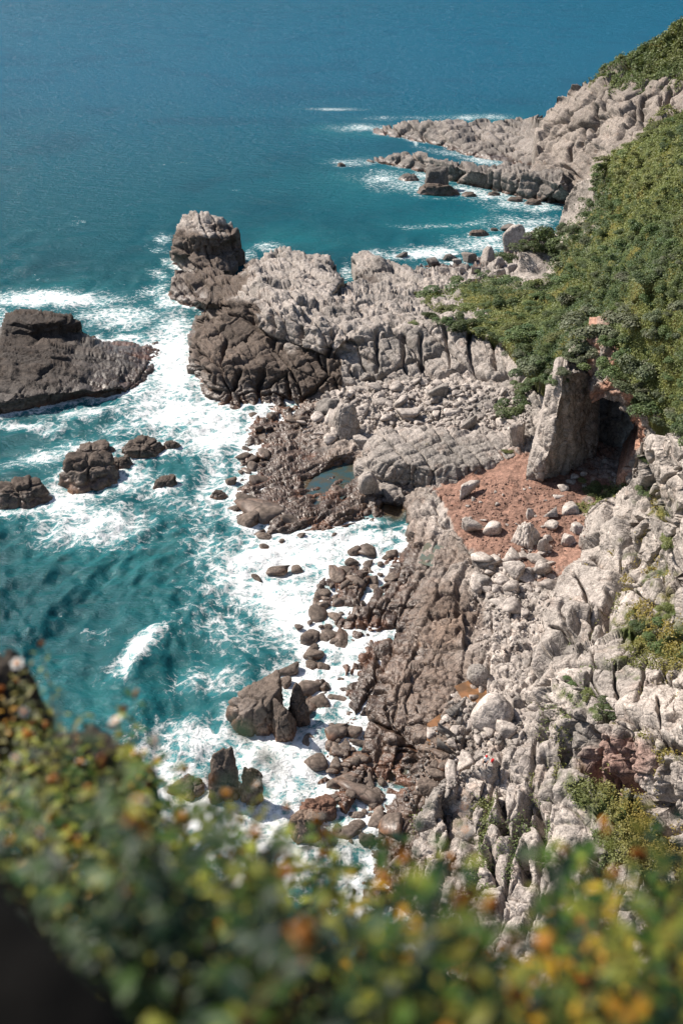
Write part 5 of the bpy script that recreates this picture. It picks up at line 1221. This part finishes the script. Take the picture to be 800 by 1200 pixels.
for x, y, w_ in got:
    flatz = (y > 318 and x < 660 and y < 400 + (x - 560) * .3)
    q = np.clip(.5 + .75 * fbm(np.array([[x / 42, y / 30, 3.0]]), 2, 5)[0] + rs.normal(0, .13), 0, .999)
    if flatz: kind = 'mid' if q < .62 else ('yellow' if q < .82 else 'dark')
    elif y < 300 and x > 700: kind = 'yellow' if q < (.25 + .35 * ((x - y) > 520)) else ('mid' if q < .75 else 'dark')
    elif y > 360: kind = 'grey' if q < .55 else 'dark'
    else: kind = 'mid' if q < .35 else ('dark' if q < .6 else 'grey')
    up = 0 if (flatz or y > 345) else 1
    if kind in ('dark',) : up = 0 if y > 330 else 1
    if kind in ('mid', 'yellow'): up = 0 if flatz else 1
    if kind == 'grey': up = 0 if y > 330 else 1
    bush(x, y, w_ * 1.25, kind, LBL[(kind, up)], 'bushes covering the hillside', rs, flat=.8 if flatz else 1.0)
# separate shrubs one can point to
for a in [(650, 288, 54, 'dark', 'big dark green shrub crowning the rock face beside the pillar rock'), (630, 292, 34, 'dark', 'dark shrub, left end of the crown on the rock face by the pillar rock'), (602, 476, 34, 'mid', 'round green shrub at the right end of the boulder field'), (614, 450, 30, 'mid', 'green shrub above the right end of the boulder field, left of the slab'),
          (702, 575, 26, 'dark', 'dark green shrub on the slope between the cave and the cliff'), (595, 306, 24, 'mid', 'small green shrub below the pillar rock'), (594, 530, 14, 'yellow', 'small yellowish shrub at the upper edge of the red beach'),
          (487, 380, 20, 'yellow', 'tuft of yellow-green shrub on top of the promontory cliffs'), (668, 420, 26, 'grey', 'grey-green shrub hanging over the top of the leaning slab'), (690, 408, 30, 'grey', 'grey-green shrub above the cave between slab and hill'), (756, 540, 20, 'dark', 'dark shrub in the gap between the cave pillar and the cliff'),
          (775, 755, 44, 'mid', 'large green shrub on the cliff ledge at the right edge'), (755, 735, 26, 'dark', 'dark shrub at the upper left of the large ledge shrub'), (790, 715, 30, 'yellow', 'yellow-green shrub above the large ledge shrub'), (760, 575, 24, 'dark', 'dark shrub in a cleft near the top of the cliff'), (785, 640, 26, 'yellow', 'yellow-green shrub on the upper right of the cliff'),
          (690, 812, 24, 'yellow', 'yellow-green shrub on the ledge over the red recess'), (712, 828, 28, 'dark', 'dark shrub on the ledge over the red recess'), (672, 800, 20, 'mid', 'small green shrub at the left end of the ledge over the red recess'), (770, 985, 22, 'dark', 'dark green shrub on the grassy ramp at the lower right'), (648, 448, 30, 'mid', 'mid green shrub at the upper left shoulder of the leaning slab'), (722, 436, 44, 'dark', 'dark shrub overhanging the red lintel of the cave, left of two'), (748, 458, 44, 'grey', 'grey-green shrub overhanging the red lintel of the cave, right of two'), (772, 482, 40, 'dark', 'dark shrub where the hill meets the top of the near cliff'), (795, 492, 36, 'grey', 'grey-green shrub at the right edge just above the near cliff')]:
    bush(a[0], a[1], a[2], a[3], a[4], None, rs, 'shrub', flat=.8)

# grass, moss and low scrub between the bushes: nobody could count it
def cover(name, s, thr, n, size, cols, label, rs, xmax=830, up=.6, jit=.35, crack=0.0):
    w_ = s['at'][:, 2] + .30 * fbm(s['v'] / 2.0, 3, 19) + .18 * fbm(s['v'] / 7.0, 2, 20)
    if crack: w_ = w_ + crack * (s['e'] < .32) * sstep(-.15, .35, fbm(s['v'] / 5.0, 2, 29))
    ok = np.where((w_ > thr) & (s['px'] < xmax) & (s['px'] > -20))[0]
    if len(ok) == 0: return
    i = rs.choice(ok, n); c = s['v'][i] + rs.normal(0, jit, (n, 3)); c[:, 2] += rs.uniform(.0, .35, n)
    dep = np.linalg.norm(c - np.array([0, 0, H]), axis=1) / F
    sz = size * dep * rs.uniform(.6, 1.4, n)
    k = sstep(-.22, .3, fbm(c / np.array([22, 30, 16]), 3, 27))[:, None]
    T = (cols[0] * (1 - k) + cols[1] * k) * rs.uniform(.65, 1.35, (n, 1))
    V, Fq, T = leaf_cloud(c, s['n'][i] * .5 + np.array([0, 0, up]), sz, T, rs, .5, .6)
    me = mesh_np(name, V, Fq, [M_GRASS]); vattr(me, 'tint', np.clip(T, 0, 1))
    return link(name, me, None, label, 'ground cover', kind='stuff')
cover('undergrowth', hs, .38, 150000, 2.3, (DG * 1.0, np.array([.165, .185, .06])), 'low scrub and grass between the bushes of the hillside', rs)
cover('undergrowth', fs_, .30, 40000, 2.2, (MG * .9, YG * .8), 'green turf on top of the far cliff', rs)
cover('ledge_grass', cs_, .46, 42000, 2.8, (MG * .9, np.array([.22, .17, .04])), 'yellow-green grass and moss on the ledges and in the joints of the cliff', rs, jit=.2, crack=.62)
cover('shore_grass', SHEETS['shore'], .45, 2500, 2.6, (MG, YG), 'sparse grass on the slope beside the cave', rs, jit=.12)
print('vegetation %.1fs' % (time.time() - T0))

# ================================================================== FOREGROUND: the cliff-top plants beside the camera
M_LEAF = leaf_material('broad_leaves', .45, .02, .45)
M_STEM = leaf_material('green_stems', .1, .01, .6)
M_PETAL = plain('white_petals', (.82, .80, .74), .6, .3, 0, 8, .35)
M_ORANGE = plain('orange_flower_centre', (.75, .26, .02), .7, .2)
M_DARKROCK = plain('dark_cliff_top_rock', (.035, .028, .022), .9, .2, .5, 14.0)
M_SHADE_MASS = plain('shade_black', (.004, .0035, .003), .95, .1, .5, 30.0)  # near-black base colour stands for the unlit side of the corner mass
M_EARTH = plain('dark_earth', (.035, .026, .016), .95, .1, .5, 6.0)

def cpt(px, py, w_):                 # point at camera depth w_
    return Vector(ray(px, py)) * (w_ * .82) + CAM

def leaf_geo(base, dirv, up, L, W, droop, rs):
    """a pointed leaf folded along its midrib: 10 vertices, 8 faces"""
    side = dirv.cross(up).normalized(); up2 = side.cross(dirv).normalized()
    V = []
    for t_, wd in ((0, .05), (.28, .85), (.58, 1.0), (.84, .55), (1.0, .0)):
        c = base + dirv * L * t_ - up2 * droop * L * t_ * t_
        if wd == 0: V.append(c); continue
        V += [c, c + side * W * .5 * wd + up2 * W * .16 * wd, c - side * W * .5 * wd + up2 * W * .16 * wd]
    Fc = []
    for i in range(3):
        a, b = i * 3, i * 3 + 3
        Fc += [(a, b, b + 1, a + 1), (a, a + 2, b + 2, b)]
    Fc += [(9, 12, 10), (9, 11, 12)]
    return V, Fc

def tube_geo(pts, r0, r1, k=5):
    V, Fc = [], []
    for i, p in enumerate(pts):
        d = (pts[min(i + 1, len(pts) - 1)] - pts[max(i - 1, 0)]).normalized()
        a = d.orthogonal().normalized(); b = d.cross(a); r = r0 + (r1 - r0) * i / (len(pts) - 1)
        for j in range(k):
            an = 2 * math.pi * j / k; V.append(p + a * r * math.cos(an) + b * r * math.sin(an))
    for i in range(len(pts) - 1):
        for j in range(k):
            Fc.append((i * k + j, i * k + (j + 1) % k, (i + 1) * k + (j + 1) % k, (i + 1) * k + j))
    return V, Fc

class Acc:
    def __init__(s): s.V, s.F, s.T = [], [], []
    def add(s, V, Fc, tint):
        k = len(s.V); s.V += [tuple(v) for v in V]; s.F += [tuple(i + k for i in f) for f in Fc]; s.T += [tint] * len(V)
    def mesh(s, name, mat, smooth=True):
        me = mesh_np(name, s.V, s.F, [mat], smooth); vattr(me, 'tint', np.clip(np.array(s.T), 0, 1)); return me

def flower_meshes(seed):
    r = random.Random(seed); a = Acc()
    n = 6
    for i in range(n):
        an = 2 * math.pi * i / n + r.uniform(-.1, .1); d = Vector((math.cos(an), math.sin(an), .22)).normalized()
        V, Fc = leaf_geo(Vector((0, 0, 0)) + d * .004, d, Vector((0, 0, 1)), .0125, .011, .25, r); a.add(V, Fc, (.85, .83, .78))
    v, f = ico(2); p = v * np.array([.0055, .0055, .0045]) + np.array([0, 0, .002])
    return mesh_np('flower', a.V, a.F, [M_PETAL], True), mesh_np('flower_centre', p, f, [M_ORANGE], True)
FLW = [flower_meshes(i) for i in range(3)]

PAL = {'green': [(.030, .072, .018), (.085, .15, .025), (.30, .31, .05)], 'deep': [(.007, .024, .011), (.013, .038, .015), (.045, .085, .020)], 'gold': [(.46, .24, .022), (.60, .36, .04), (.16, .13, .025)],  # 'deep' leaf greens are lowered to carry the shadow low in the thicket
       'rust': [(.50, .18, .03), (.36, .14, .03), (.56, .27, .035)], 'olive': [(.17, .18, .03), (.28, .26, .045), (.08, .10, .022)]}
def plant_mesh(seed, pal, alt, stems=9, per=12, h=.5, spread=.24, L=(.030, .058), altp=.2, buds=4):
    """a bushy plant about h tall with its root at the origin; returns stems mesh, leaves mesh, tip list"""
    r = random.Random(seed); S, Lf = Acc(), Acc(); tips = []
    for s_ in range(stems):
        an = r.uniform(0, 6.28); rad = spread * math.sqrt(r.random()); top = Vector((math.cos(an) * rad, math.sin(an) * rad, h * r.uniform(.72, 1.05)))
        b0 = Vector((top.x * .12, top.y * .12, 0)); pts = []
        bend = Vector((r.uniform(-.05, .05), r.uniform(-.05, .05), 0))
        for k in range(9):
            t_ = k / 8; pts.append(b0.lerp(top, t_) + bend * math.sin(t_ * 3.1) + Vector((r.uniform(-1, 1), r.uniform(-1, 1), 0)) * .004)
        V, Fc = tube_geo(pts, .0032, .0012); S.add(V, Fc, (.10, .10, .035) if r.random() < .6 else (.14, .07, .03))
        pa = PAL[alt] if r.random() < altp else PAL[pal]
        for k in range(per):
            t_ = .22 + .78 * (k + r.random()) / per; i = min(int(t_ * 8), 7); f_ = t_ * 8 - i; p = pts[i].lerp(pts[min(i + 1, 8)], min(f_, 1))
            a2 = k * 2.4 + r.uniform(-.5, .5)
            for sg in (0, math.pi):
                d = Vector((math.cos(a2 + sg), math.sin(a2 + sg), r.uniform(-.15, .65))).normalized()
                LL = .76 * r.uniform(*L) * (1.15 - .45 * t_); pet = p + d * .012
                c = pa[r.randrange(3)]; q = r.uniform(.7, 1.3)
                V, Fc = leaf_geo(pet, d, Vector((0, 0, 1)), LL, LL * r.uniform(.42, .58), r.uniform(.05, .5), r); Lf.add(V, Fc, tuple(x * q for x in c))
        tips.append((pts[-1], (pts[-1] - pts[-2]).normalized()))
    for b in range(buds):               # small dry orange seed heads
        p, d = tips[b % len(tips)]; v, f = ico(1)
        Lf.add([Vector(x) * .007 + p + d * .012 + Vector((r.uniform(-1, 1), r.uniform(-1, 1), r.uniform(-1, 1))) * .01 for x in v], [tuple(t) for t in f], (.42, .17, .03))
    return S.mesh('stems', M_STEM), Lf.mesh('leaves', M_LEAF), tips

KINDS = {'green': [plant_mesh(1 + i, 'green', 'olive', 10, 16, .5, .22) for i in range(3)], 'deep': [plant_mesh(11 + i, 'deep', 'green', 10, 16, .5, .24, (.036, .066), .3, 1) for i in range(3)],
         'gold': [plant_mesh(21 + i, 'gold', 'rust', 10, 16, .48, .22, (.024, .046), .45, 5) for i in range(3)], 'olive': [plant_mesh(31 + i, 'olive', 'gold', 9, 16, .5, .22, (.028, .05), .35, 4) for i in range(3)],
         'sprig': [plant_mesh(41 + i, 'olive', 'green', 2, 10, .42, .05, (.02, .042), .4, 2) for i in range(3)], 'rust': [plant_mesh(51 + i, 'rust', 'gold', 8, 10, .42, .18, (.022, .042), .4, 5) for i in range(2)]}
KN = {'green': 'leafy_plant', 'deep': 'leafy_plant', 'gold': 'autumn_plant', 'olive': 'leafy_plant', 'sprig': 'flower_sprig', 'rust': 'autumn_plant'}
prs = random.Random(99)
FORE_ROOTS = []
def plant(px, py, w_, kind, label, group, flowers=0, scale=1.0, lean=0.0):
    """root the plant so that its crown top is seen at (px, py), w_ metres from the camera"""
    S, Lf, tips = KINDS[kind][prs.randrange(len(KINDS[kind]))]
    top = cpt(px, py, w_); hgt = .5 * scale
    root = bpy.data.objects.new(KN[kind], None); COL.objects.link(root); root.empty_display_size = .1
    root.location = top - Vector((0, 0, hgt * .96)); root.scale = (scale,) * 3; root.rotation_euler = (prs.uniform(-.12, .12), prs.uniform(-.12, .12) + lean, prs.uniform(0, 6.28))
    root['label'] = label; root['category'] = 'plant'
    if group: root['group'] = group
    link('stems', S, root); link('leaves', Lf, root)
    for k in range(flowers):
        p, d = tips[(k * 2 + 1) % len(tips)]; fm, fcm = FLW[prs.randrange(3)]
        f = link('flower', fm, root, loc=p + d * .02); f.rotation_euler = (prs.uniform(-1.0, .6), prs.uniform(-.9, .9), prs.uniform(0, 6.28)); s_ = prs.uniform(.8, 1.15); f.scale = (s_,) * 3
        link('flower_centre', fcm, f)
    FORE_ROOTS.append(root.location.copy())
GL = {'green': 'green leafy plant with small white and orange flower heads in the foreground thicket', 'deep': 'deep green broad-leaved plant low in the blurred foreground, shade darkened into its leaves', 'gold': 'golden yellow plant with small dry leaves in the blurred foreground', 'olive': 'olive yellow-green plant in the foreground thicket', 'rust': 'orange-brown withered plant in the blurred foreground'}
GG_ = {'green': 'green foreground plants', 'deep': 'deep green foreground plants', 'gold': 'golden foreground plants', 'olive': 'olive foreground plants', 'rust': 'withered foreground plants'}
rowsP = [  # (px, py, depth, kind, flowers)
    (-14, 806, 2.9, 'olive', 1), (8, 850, 2.8, 'green', 1), (52, 874, 2.7, 'green', 2), (96, 878, 2.6, 'olive', 1), (132, 896, 2.55, 'green', 1), (60, 930, 2.2, 'olive', 2), (10, 905, 2.2, 'deep', 0), (120, 950, 2.1, 'green', 2), (170, 978, 2.2, 'olive', 1),
    (215, 985, 2.3, 'olive', 1), (255, 992, 2.4, 'green', 2), (300, 1012, 2.2, 'deep', 1), (345, 1016, 2.2, 'green', 1), (390, 1022, 2.2, 'deep', 0), (430, 1012, 2.3, 'olive', 1), (470, 1052, 2.4, 'gold', 1), (512, 1086, 2.3, 'gold', 0), (550, 1112, 2.2, 'rust', 1), (590, 1132, 2.1, 'gold', 0), (628, 1156, 2.0, 'olive', 0), (672, 1142, 1.9, 'gold', 0), (716, 1092, 1.8, 'rust', 0), (752, 1072, 1.8, 'green', 0), (800, 1056, 1.8, 'olive', 0), (840, 1040, 1.9, 'deep', 0),
    (200, 1030, 1.7, 'green', 1), (140, 1010, 1.7, 'green', 2), (250, 1050, 1.6, 'rust', 1), (310, 1060, 1.6, 'deep', 0), (370, 1070, 1.6, 'deep', 1), (430, 1068, 1.6, 'olive', 0), (490, 1100, 1.6, 'gold', 0), (545, 1136, 1.5, 'gold', 0), (600, 1160, 1.5, 'deep', 0), (660, 1165, 1.4, 'gold', 0), (720, 1128, 1.4, 'rust', 0), (780, 1110, 1.4, 'deep', 0), (830, 1100, 1.5, 'olive', 0),
    (150, 1080, 1.25, 'deep', 0), (215, 1105, 1.2, 'green', 1), (285, 1110, 1.2, 'deep', 0), (360, 1120, 1.2, 'olive', 0), (435, 1120, 1.2, 'deep', 0), (510, 1130, 1.2, 'gold', 0), (585, 1150, 1.15, 'deep', 0), (660, 1165, 1.15, 'olive', 0), (740, 1158, 1.15, 'deep', 0), (815, 1150, 1.2, 'gold', 0),
    (330, 1165, .95, 'deep', 0), (430, 1170, .95, 'deep', 0), (530, 1180, .95, 'olive', 0), (630, 1190, .95, 'deep', 0), (730, 1190, .95, 'deep', 0), (240, 1170, .95, 'deep', 0), (70, 1040, 1.1, 'deep', 0), (30, 1000, 1.3, 'deep', 0), (118, 1110, .95, 'deep', 0), (165, 1165, .9, 'deep', 0)]
for (x, y, w_, k, fl) in rowsP:
    if 150 < x < 720: y += 26
    if 400 < x < 720: y += 30
    if w_ < 1.55 and k in ('gold', 'olive') and x < 470: k = 'deep'  # nearer plants take the shade-darkened leaves towards the bottom of the frame
    fl = fl if prs.random() < (.85 if x < 260 else .4) else 0
    plant(x, y, w_, k, GL[k], GG_[k], fl, prs.uniform(.9, 1.1))
for (x, y, w_, fl, lb) in [(30, 724, 3.0, 0, 'yellow-green sprig reaching highest at the left edge'), (160, 852, 2.6, 1, 'thin sprig with one white flower held against the teal water'), (84, 838, 2.8, 1, 'small sprig with orange bud above the dark foreground rock'), (270, 930, 2.4, 1, 'sprig with a white and orange flower in front of the tooth-shaped rock'), (300, 905, 2.4, 1, 'single white flower with orange centre over the shoulder of the tooth-shaped rock'), (225, 940, 2.4, 0, 'yellow-green sprig between the leaves and the low broken rock'), (404, 935, 2.4, 1, 'orange-tipped sprig right of the cracked brown rock'), (440, 955, 2.4, 0, 'yellow-green sprig at the foot of the dark platform'),
                         (505, 940, 2.3, 1, 'slender sprig with a pink-white flower before the bluff'), (525, 925, 2.3, 1, 'tallest slender sprig before the bluff, a pale flower on top'), (62, 800, 2.9, 0, 'feathery yellow-green sprig sticking out over the water at the left')]:
    plant(x, y, w_, 'sprig', lb, None, fl, .9)

# dark rocks showing between the leaves at the left, and a mass coloured as shade in the corner
def fore_rock(px, py, w_, wpx, hpx, seed, label):
    p, f = rock_shape(seed, 4, 10, 9, (1, 1, 1), .07, .12, .5); lo, hi = p.min(0), p.max(0); p = (p - (lo + hi) / 2) / (hi - lo)
    s = w_ / F; W, Hh = wpx * s, hpx * s * 3.0
    p = p * np.array([W, W * .8, Hh]); p[:, 2] -= Hh * .5
    me = mesh_np('rock', p, f, [M_DARKROCK]); return link('rock', me, None, label, 'rock', 'dark rocks among the foreground leaves', loc=cpt(px, py, w_))
fore_rock(4, 768, 3.3, 84, 70, 401, 'dark rock at the left edge with a yellow-green sprig over it')
fore_rock(104, 862, 3.2, 128, 46, 402, 'low dark rock edge behind the foreground flowers, below the teal water')
tp = [cpt(-200, 920, .72), cpt(-120, 1030, .66), cpt(-40, 1130, .60), cpt(50, 1240, .56), cpt(135, 1380, .54)]
V, Fc = tube_geo([tp[0].lerp(tp[1], k / 5) for k in range(5)] + [tp[1].lerp(tp[2], k / 5) for k in range(5)] + [tp[2].lerp(tp[3], k / 5) for k in range(5)] + [tp[3].lerp(tp[4], k / 5) for k in range(6)], .040, .035, 18)
V = np.array([tuple(v) for v in V]); V = V + .006 * np.stack([fbm(V * 30 + k * 9, 3, k) for k in range(3)], -1)
c0 = V.mean(0)
tr = link('dark_mass', mesh_np('dark_mass', V - c0, Fc, [M_SHADE_MASS], True), None, 'near-black blurred mass slanting across the lower left corner, shade put into its colour', 'dark mass', loc=c0)

# the sloping cliff top the plants root in (falls away below the camera)
gx = np.linspace(-4, 4, 90); gs = np.linspace(0, 1, 70)
GX, GS = np.meshgrid(gx, gs)
prof_y = np.array([-3, -.4, .25, .55, .85, 1.2, 1.7, 2.3, 3.0, 3.6]); prof_z = np.array([-1.55, -1.55, -1.5, -1.42, -1.68, -2.15, -2.65, -3.3, -4.3, -7.5])
tt = np.linspace(0, 1, len(prof_y)); GY = np.interp(GS, tt, prof_y); GZ = np.interp(GS, tt, prof_z)
GZ = GZ - .30 * sstep(.2, 1.4, GX) * sstep(.4, 1.2, GY) + .12 * sstep(-.1, -1.2, GX) * sstep(.4, 1.2, GY)
P = np.stack([GX, GY, GZ + H], -1).reshape(-1, 3); P[:, 2] += .07 * fbm(P * 2.2, 4, 5)
idx = np.arange(len(P)).reshape(GX.shape); q = np.stack([idx[:-1, :-1].ravel(), idx[:-1, 1:].ravel(), idx[1:, 1:].ravel(), idx[1:, :-1].ravel()], -1)
link('ground', mesh_np('ground', P, q, [M_EARTH], True), None, 'dark earth of the cliff top under the foreground plants', 'ground', kind='structure')
print('foreground %.1fs' % (time.time() - T0))

# ================================================================== a climber sitting on the stones near the biggest boulder
def skin_mesh(name, joints, edges, root, mat, sub=2):
    me = bpy.data.meshes.new(name); me.from_pydata([j[0] for j in joints], edges, [])
    o = bpy.data.objects.new(name, me); COL.objects.link(o)
    m = o.modifiers.new('skin', 'SKIN'); m.use_smooth_shade = True
    for i, j in enumerate(joints):
        me.skin_vertices[0].data[i].radius = (j[1], j[1] if len(j) < 3 else j[2]); me.skin_vertices[0].data[i].use_root = (i == root)
    s = o.modifiers.new('sub', 'SUBSURF'); s.levels = sub; s.render_levels = sub
    dg = bpy.context.evaluated_depsgraph_get(); out = bpy.data.meshes.new_from_object(o.evaluated_get(dg)); bpy.data.objects.remove(o)
    out.materials.clear(); out.materials.append(mat); out.name = name
    return out
M_SKIN = plain('skin', (.50, .30, .21), .6, .3); M_SHIRT = plain('white_cotton', (.82, .82, .80), .85, .2, .05, 20); M_TROUSER = plain('dark_trousers', (.05, .05, .06), .9, .2); M_RED = plain('red_cloth', (.62, .03, .035), .75, .3); M_HAIR = plain('dark_hair', (.02, .015, .012), .6, .3); M_EYE = plain('eye', (.03, .02, .02), .3, .5)
loc, _ = hit(569, 897, False)
per = bpy.data.objects.new('person', None); COL.objects.link(per); per.location = loc + Vector((0, 0, .12)); per.scale = (1.15,) * 3; per.rotation_euler = (0, 0, math.radians(150))
per['label'] = 'person in a white shirt and red cap sitting on the stones near the biggest boulder'; per['category'] = 'person'
# seated on a low stone, knees up, forearms resting on the knees; faces +Y of its own frame; seat at 0.32
J = [((0, 0, .38), .13, .11), ((0, -.02, .58), .125, .10), ((0, .0, .78), .15, .10), ((0, .02, .90), .055, .055), ((0, .04, .98), .065, .07), ((0, .05, 1.08), .085, .10), ((0, .05, 1.16), .06, .07)]
E = [(0, 1), (1, 2), (2, 3), (3, 4), (4, 5), (5, 6)]
for s in (-1, 1):
    k = len(J); J += [((.17 * s, 0, .83), .055), ((.24 * s, .14, .62), .042), ((.19 * s, .38, .58), .032), ((.17 * s, .46, .56), .030)]; E += [(2, k), (k, k + 1), (k + 1, k + 2), (k + 2, k + 3)]
    for fgr in range(5):
        q = len(J); ox = (-.028 + .014 * fgr) * s; ln = (.055, .075, .08, .075, .06)[fgr]
        if fgr == 0: J += [(((.17 - .035) * s, .48, .55), .010), (((.17 - .045) * s, .51, .53), .008)]
        else: J += [((.17 * s + ox, .46 + ln * .6, .55), .009), ((.17 * s + ox, .46 + ln, .52), .0075)]
        E += [(k + 3, q), (q, q + 1)]
    k = len(J); J += [((.10 * s, .03, .36), .085), ((.17 * s, .40, .54), .062), ((.16 * s, .44, .28), .048), ((.16 * s, .40, .06), .036), ((.17 * s, .54, .03), .032)]; E += [(0, k), (k, k + 1), (k + 1, k + 2), (k + 2, k + 3), (k + 3, k + 4)]
link('body', skin_mesh('body', J, E, 0, M_SKIN), per)
T = [((0, 0, .36), .15, .13), ((0, -.02, .58), .145, .12), ((0, .0, .78), .165, .12), ((0, .015, .87), .08, .08)]; TE = [(0, 1), (1, 2), (2, 3)]
for s in (-1, 1):
    k = len(T); T += [((.17 * s, 0, .83), .072), ((.225 * s, .10, .68), .062)]; TE += [(2, k), (k, k + 1)]
link('shirt', skin_mesh('shirt', T, TE, 0, M_SHIRT), per)
T = [((0, 0, .34), .14, .125)]; TE = []
for s in (-1, 1):
    k = len(T); T += [((.10 * s, .03, .36), .098), ((.17 * s, .40, .55), .075), ((.16 * s, .44, .28), .062), ((.16 * s, .405, .10), .052)]; TE += [(0, k), (k, k + 1), (k + 1, k + 2), (k + 2, k + 3)]
link('trousers', skin_mesh('trousers', T, TE, 0, M_TROUSER), per)
def blob(name, c, r, mat, parent, sub=3):
    v, f = ico(sub); return link(name, mesh_np(name, v * np.array(r) + np.array(c), f, [mat], True), parent)
blob('hair', (0, .02, 1.09), (.098, .105, .095), M_HAIR, per)
cap = blob('cap', (0, .045, 1.14), (.108, .122, .085), M_RED, per); blob('cap_peak', (0, .17, 1.13), (.075, .085, .014), M_RED, cap)
blob('nose', (0, .155, 1.065), (.014, .022, .02), M_SKIN, per, 2)
for s in (-1, 1):
    blob('eye', (.033 * s, .138, 1.085), (.012, .008, .008), M_EYE, per, 2); blob('ear', (.088 * s, .05, 1.07), (.012, .022, .03), M_SKIN, per, 2)
blob('mouth', (0, .142, 1.028), (.024, .008, .006), plain('lips', (.35, .12, .10), .5), per, 2)
# red rucksack with a lid, pocket and straps standing next to the person
loc2, _ = hit(576, 893, False)
bag = bpy.data.objects.new('rucksack', None); COL.objects.link(bag); bag.location = loc2; bag['label'] = 'small red rucksack on the stones right of the seated person'; bag['category'] = 'rucksack'; bag.rotation_euler = (.25, 0, .6)
def rbox(name, c, s, mat, parent):
    bm = bmesh.new(); bmesh.ops.create_cube(bm, size=1); bmesh.ops.scale(bm, vec=s, verts=bm.verts); bmesh.ops.bevel(bm, geom=bm.edges[:], offset=min(s) * .3, segments=3, affect='EDGES'); bmesh.ops.translate(bm, vec=c, verts=bm.verts)
    me = bpy.data.meshes.new(name); bm.to_mesh(me); bm.free(); me.materials.append(mat); return link(name, me, parent)
rbox('sack', (0, 0, .24), (.30, .20, .44), M_RED, bag); rbox('lid', (0, .01, .475), (.32, .22, .10), M_RED, bag); rbox('pocket', (0, .125, .16), (.22, .07, .20), M_RED, bag)
for s in (-1, 1):
    V, Fc = tube_geo([Vector((.08 * s, -.10, .44)), Vector((.10 * s, -.16, .34)), Vector((.10 * s, -.16, .2)), Vector((.11 * s, -.10, .08))], .018, .014, 6)
    link('strap', mesh_np('strap', [tuple(v) for v in V], Fc, [M_TROUSER], True), bag)
print('person %.1fs' % (time.time() - T0))

# ================================================================== camera, light, sky
cam = bpy.data.cameras.new('camera'); co = bpy.data.objects.new('camera', cam); COL.objects.link(co)
co.location = (0, 0, H); co.rotation_euler = (math.pi / 2 - PITCH, 0, 0)
cam.sensor_fit = 'VERTICAL'; cam.sensor_height = 36.0; cam.lens = 36.0 * F / 1200.0
cam.clip_start = 0.05; cam.clip_end = 60000
cam.dof.use_dof = True; cam.dof.focus_distance = 150.0; cam.dof.aperture_fstop = 2.0
SC.camera = co

SUN_EL, SUN_AZ = 44.0, -62.0          # azimuth measured from the view direction (+Y), negative is left
el, az = math.radians(SUN_EL), math.radians(SUN_AZ)
sd = Vector((math.sin(az) * math.cos(el), math.cos(az) * math.cos(el), math.sin(el)))
su = bpy.data.lights.new('sun', 'SUN'); su.energy = 4.6; su.angle = math.radians(0.55); su.color = (1.0, 0.93, 0.84)
so = bpy.data.objects.new('sun', su); COL.objects.link(so); so.rotation_euler = sd.to_track_quat('Z', 'Y').to_euler(); so.location = (-60, 40, 160)
w = bpy.data.worlds.new('World'); SC.world = w; w.use_nodes = True
t = w.node_tree; t.nodes.clear()
sky = N(t, 'ShaderNodeTexSky', sky_type='NISHITA', sun_disc=False, sun_elevation=el, sun_rotation=az, altitude=50.0, air_density=1.0, dust_density=1.2, ozone_density=1.0)
bg = N(t, 'ShaderNodeBackground', i_Strength=0.075); t.links.new(sky.outputs[0], bg.inputs[0])
ow = N(t, 'ShaderNodeOutputWorld'); t.links.new(bg.outputs[0], ow.inputs[0])

SC.view_settings.view_transform = 'Standard'; SC.view_settings.look = 'None'
SC.view_settings.exposure = 0.74; SC.view_settings.gamma = 1.0
SC.render.engine = 'CYCLES'
SC.cycles.use_denoising = True
SC.cycles.max_bounces = 5; SC.cycles.diffuse_bounces = 3; SC.cycles.glossy_bounces = 2; SC.cycles.transmission_bounces = 2; SC.cycles.transparent_max_bounces = 4
SC.cycles.caustics_reflective = False; SC.cycles.caustics_refractive = False
print('script %.1fs' % (time.time() - T0))
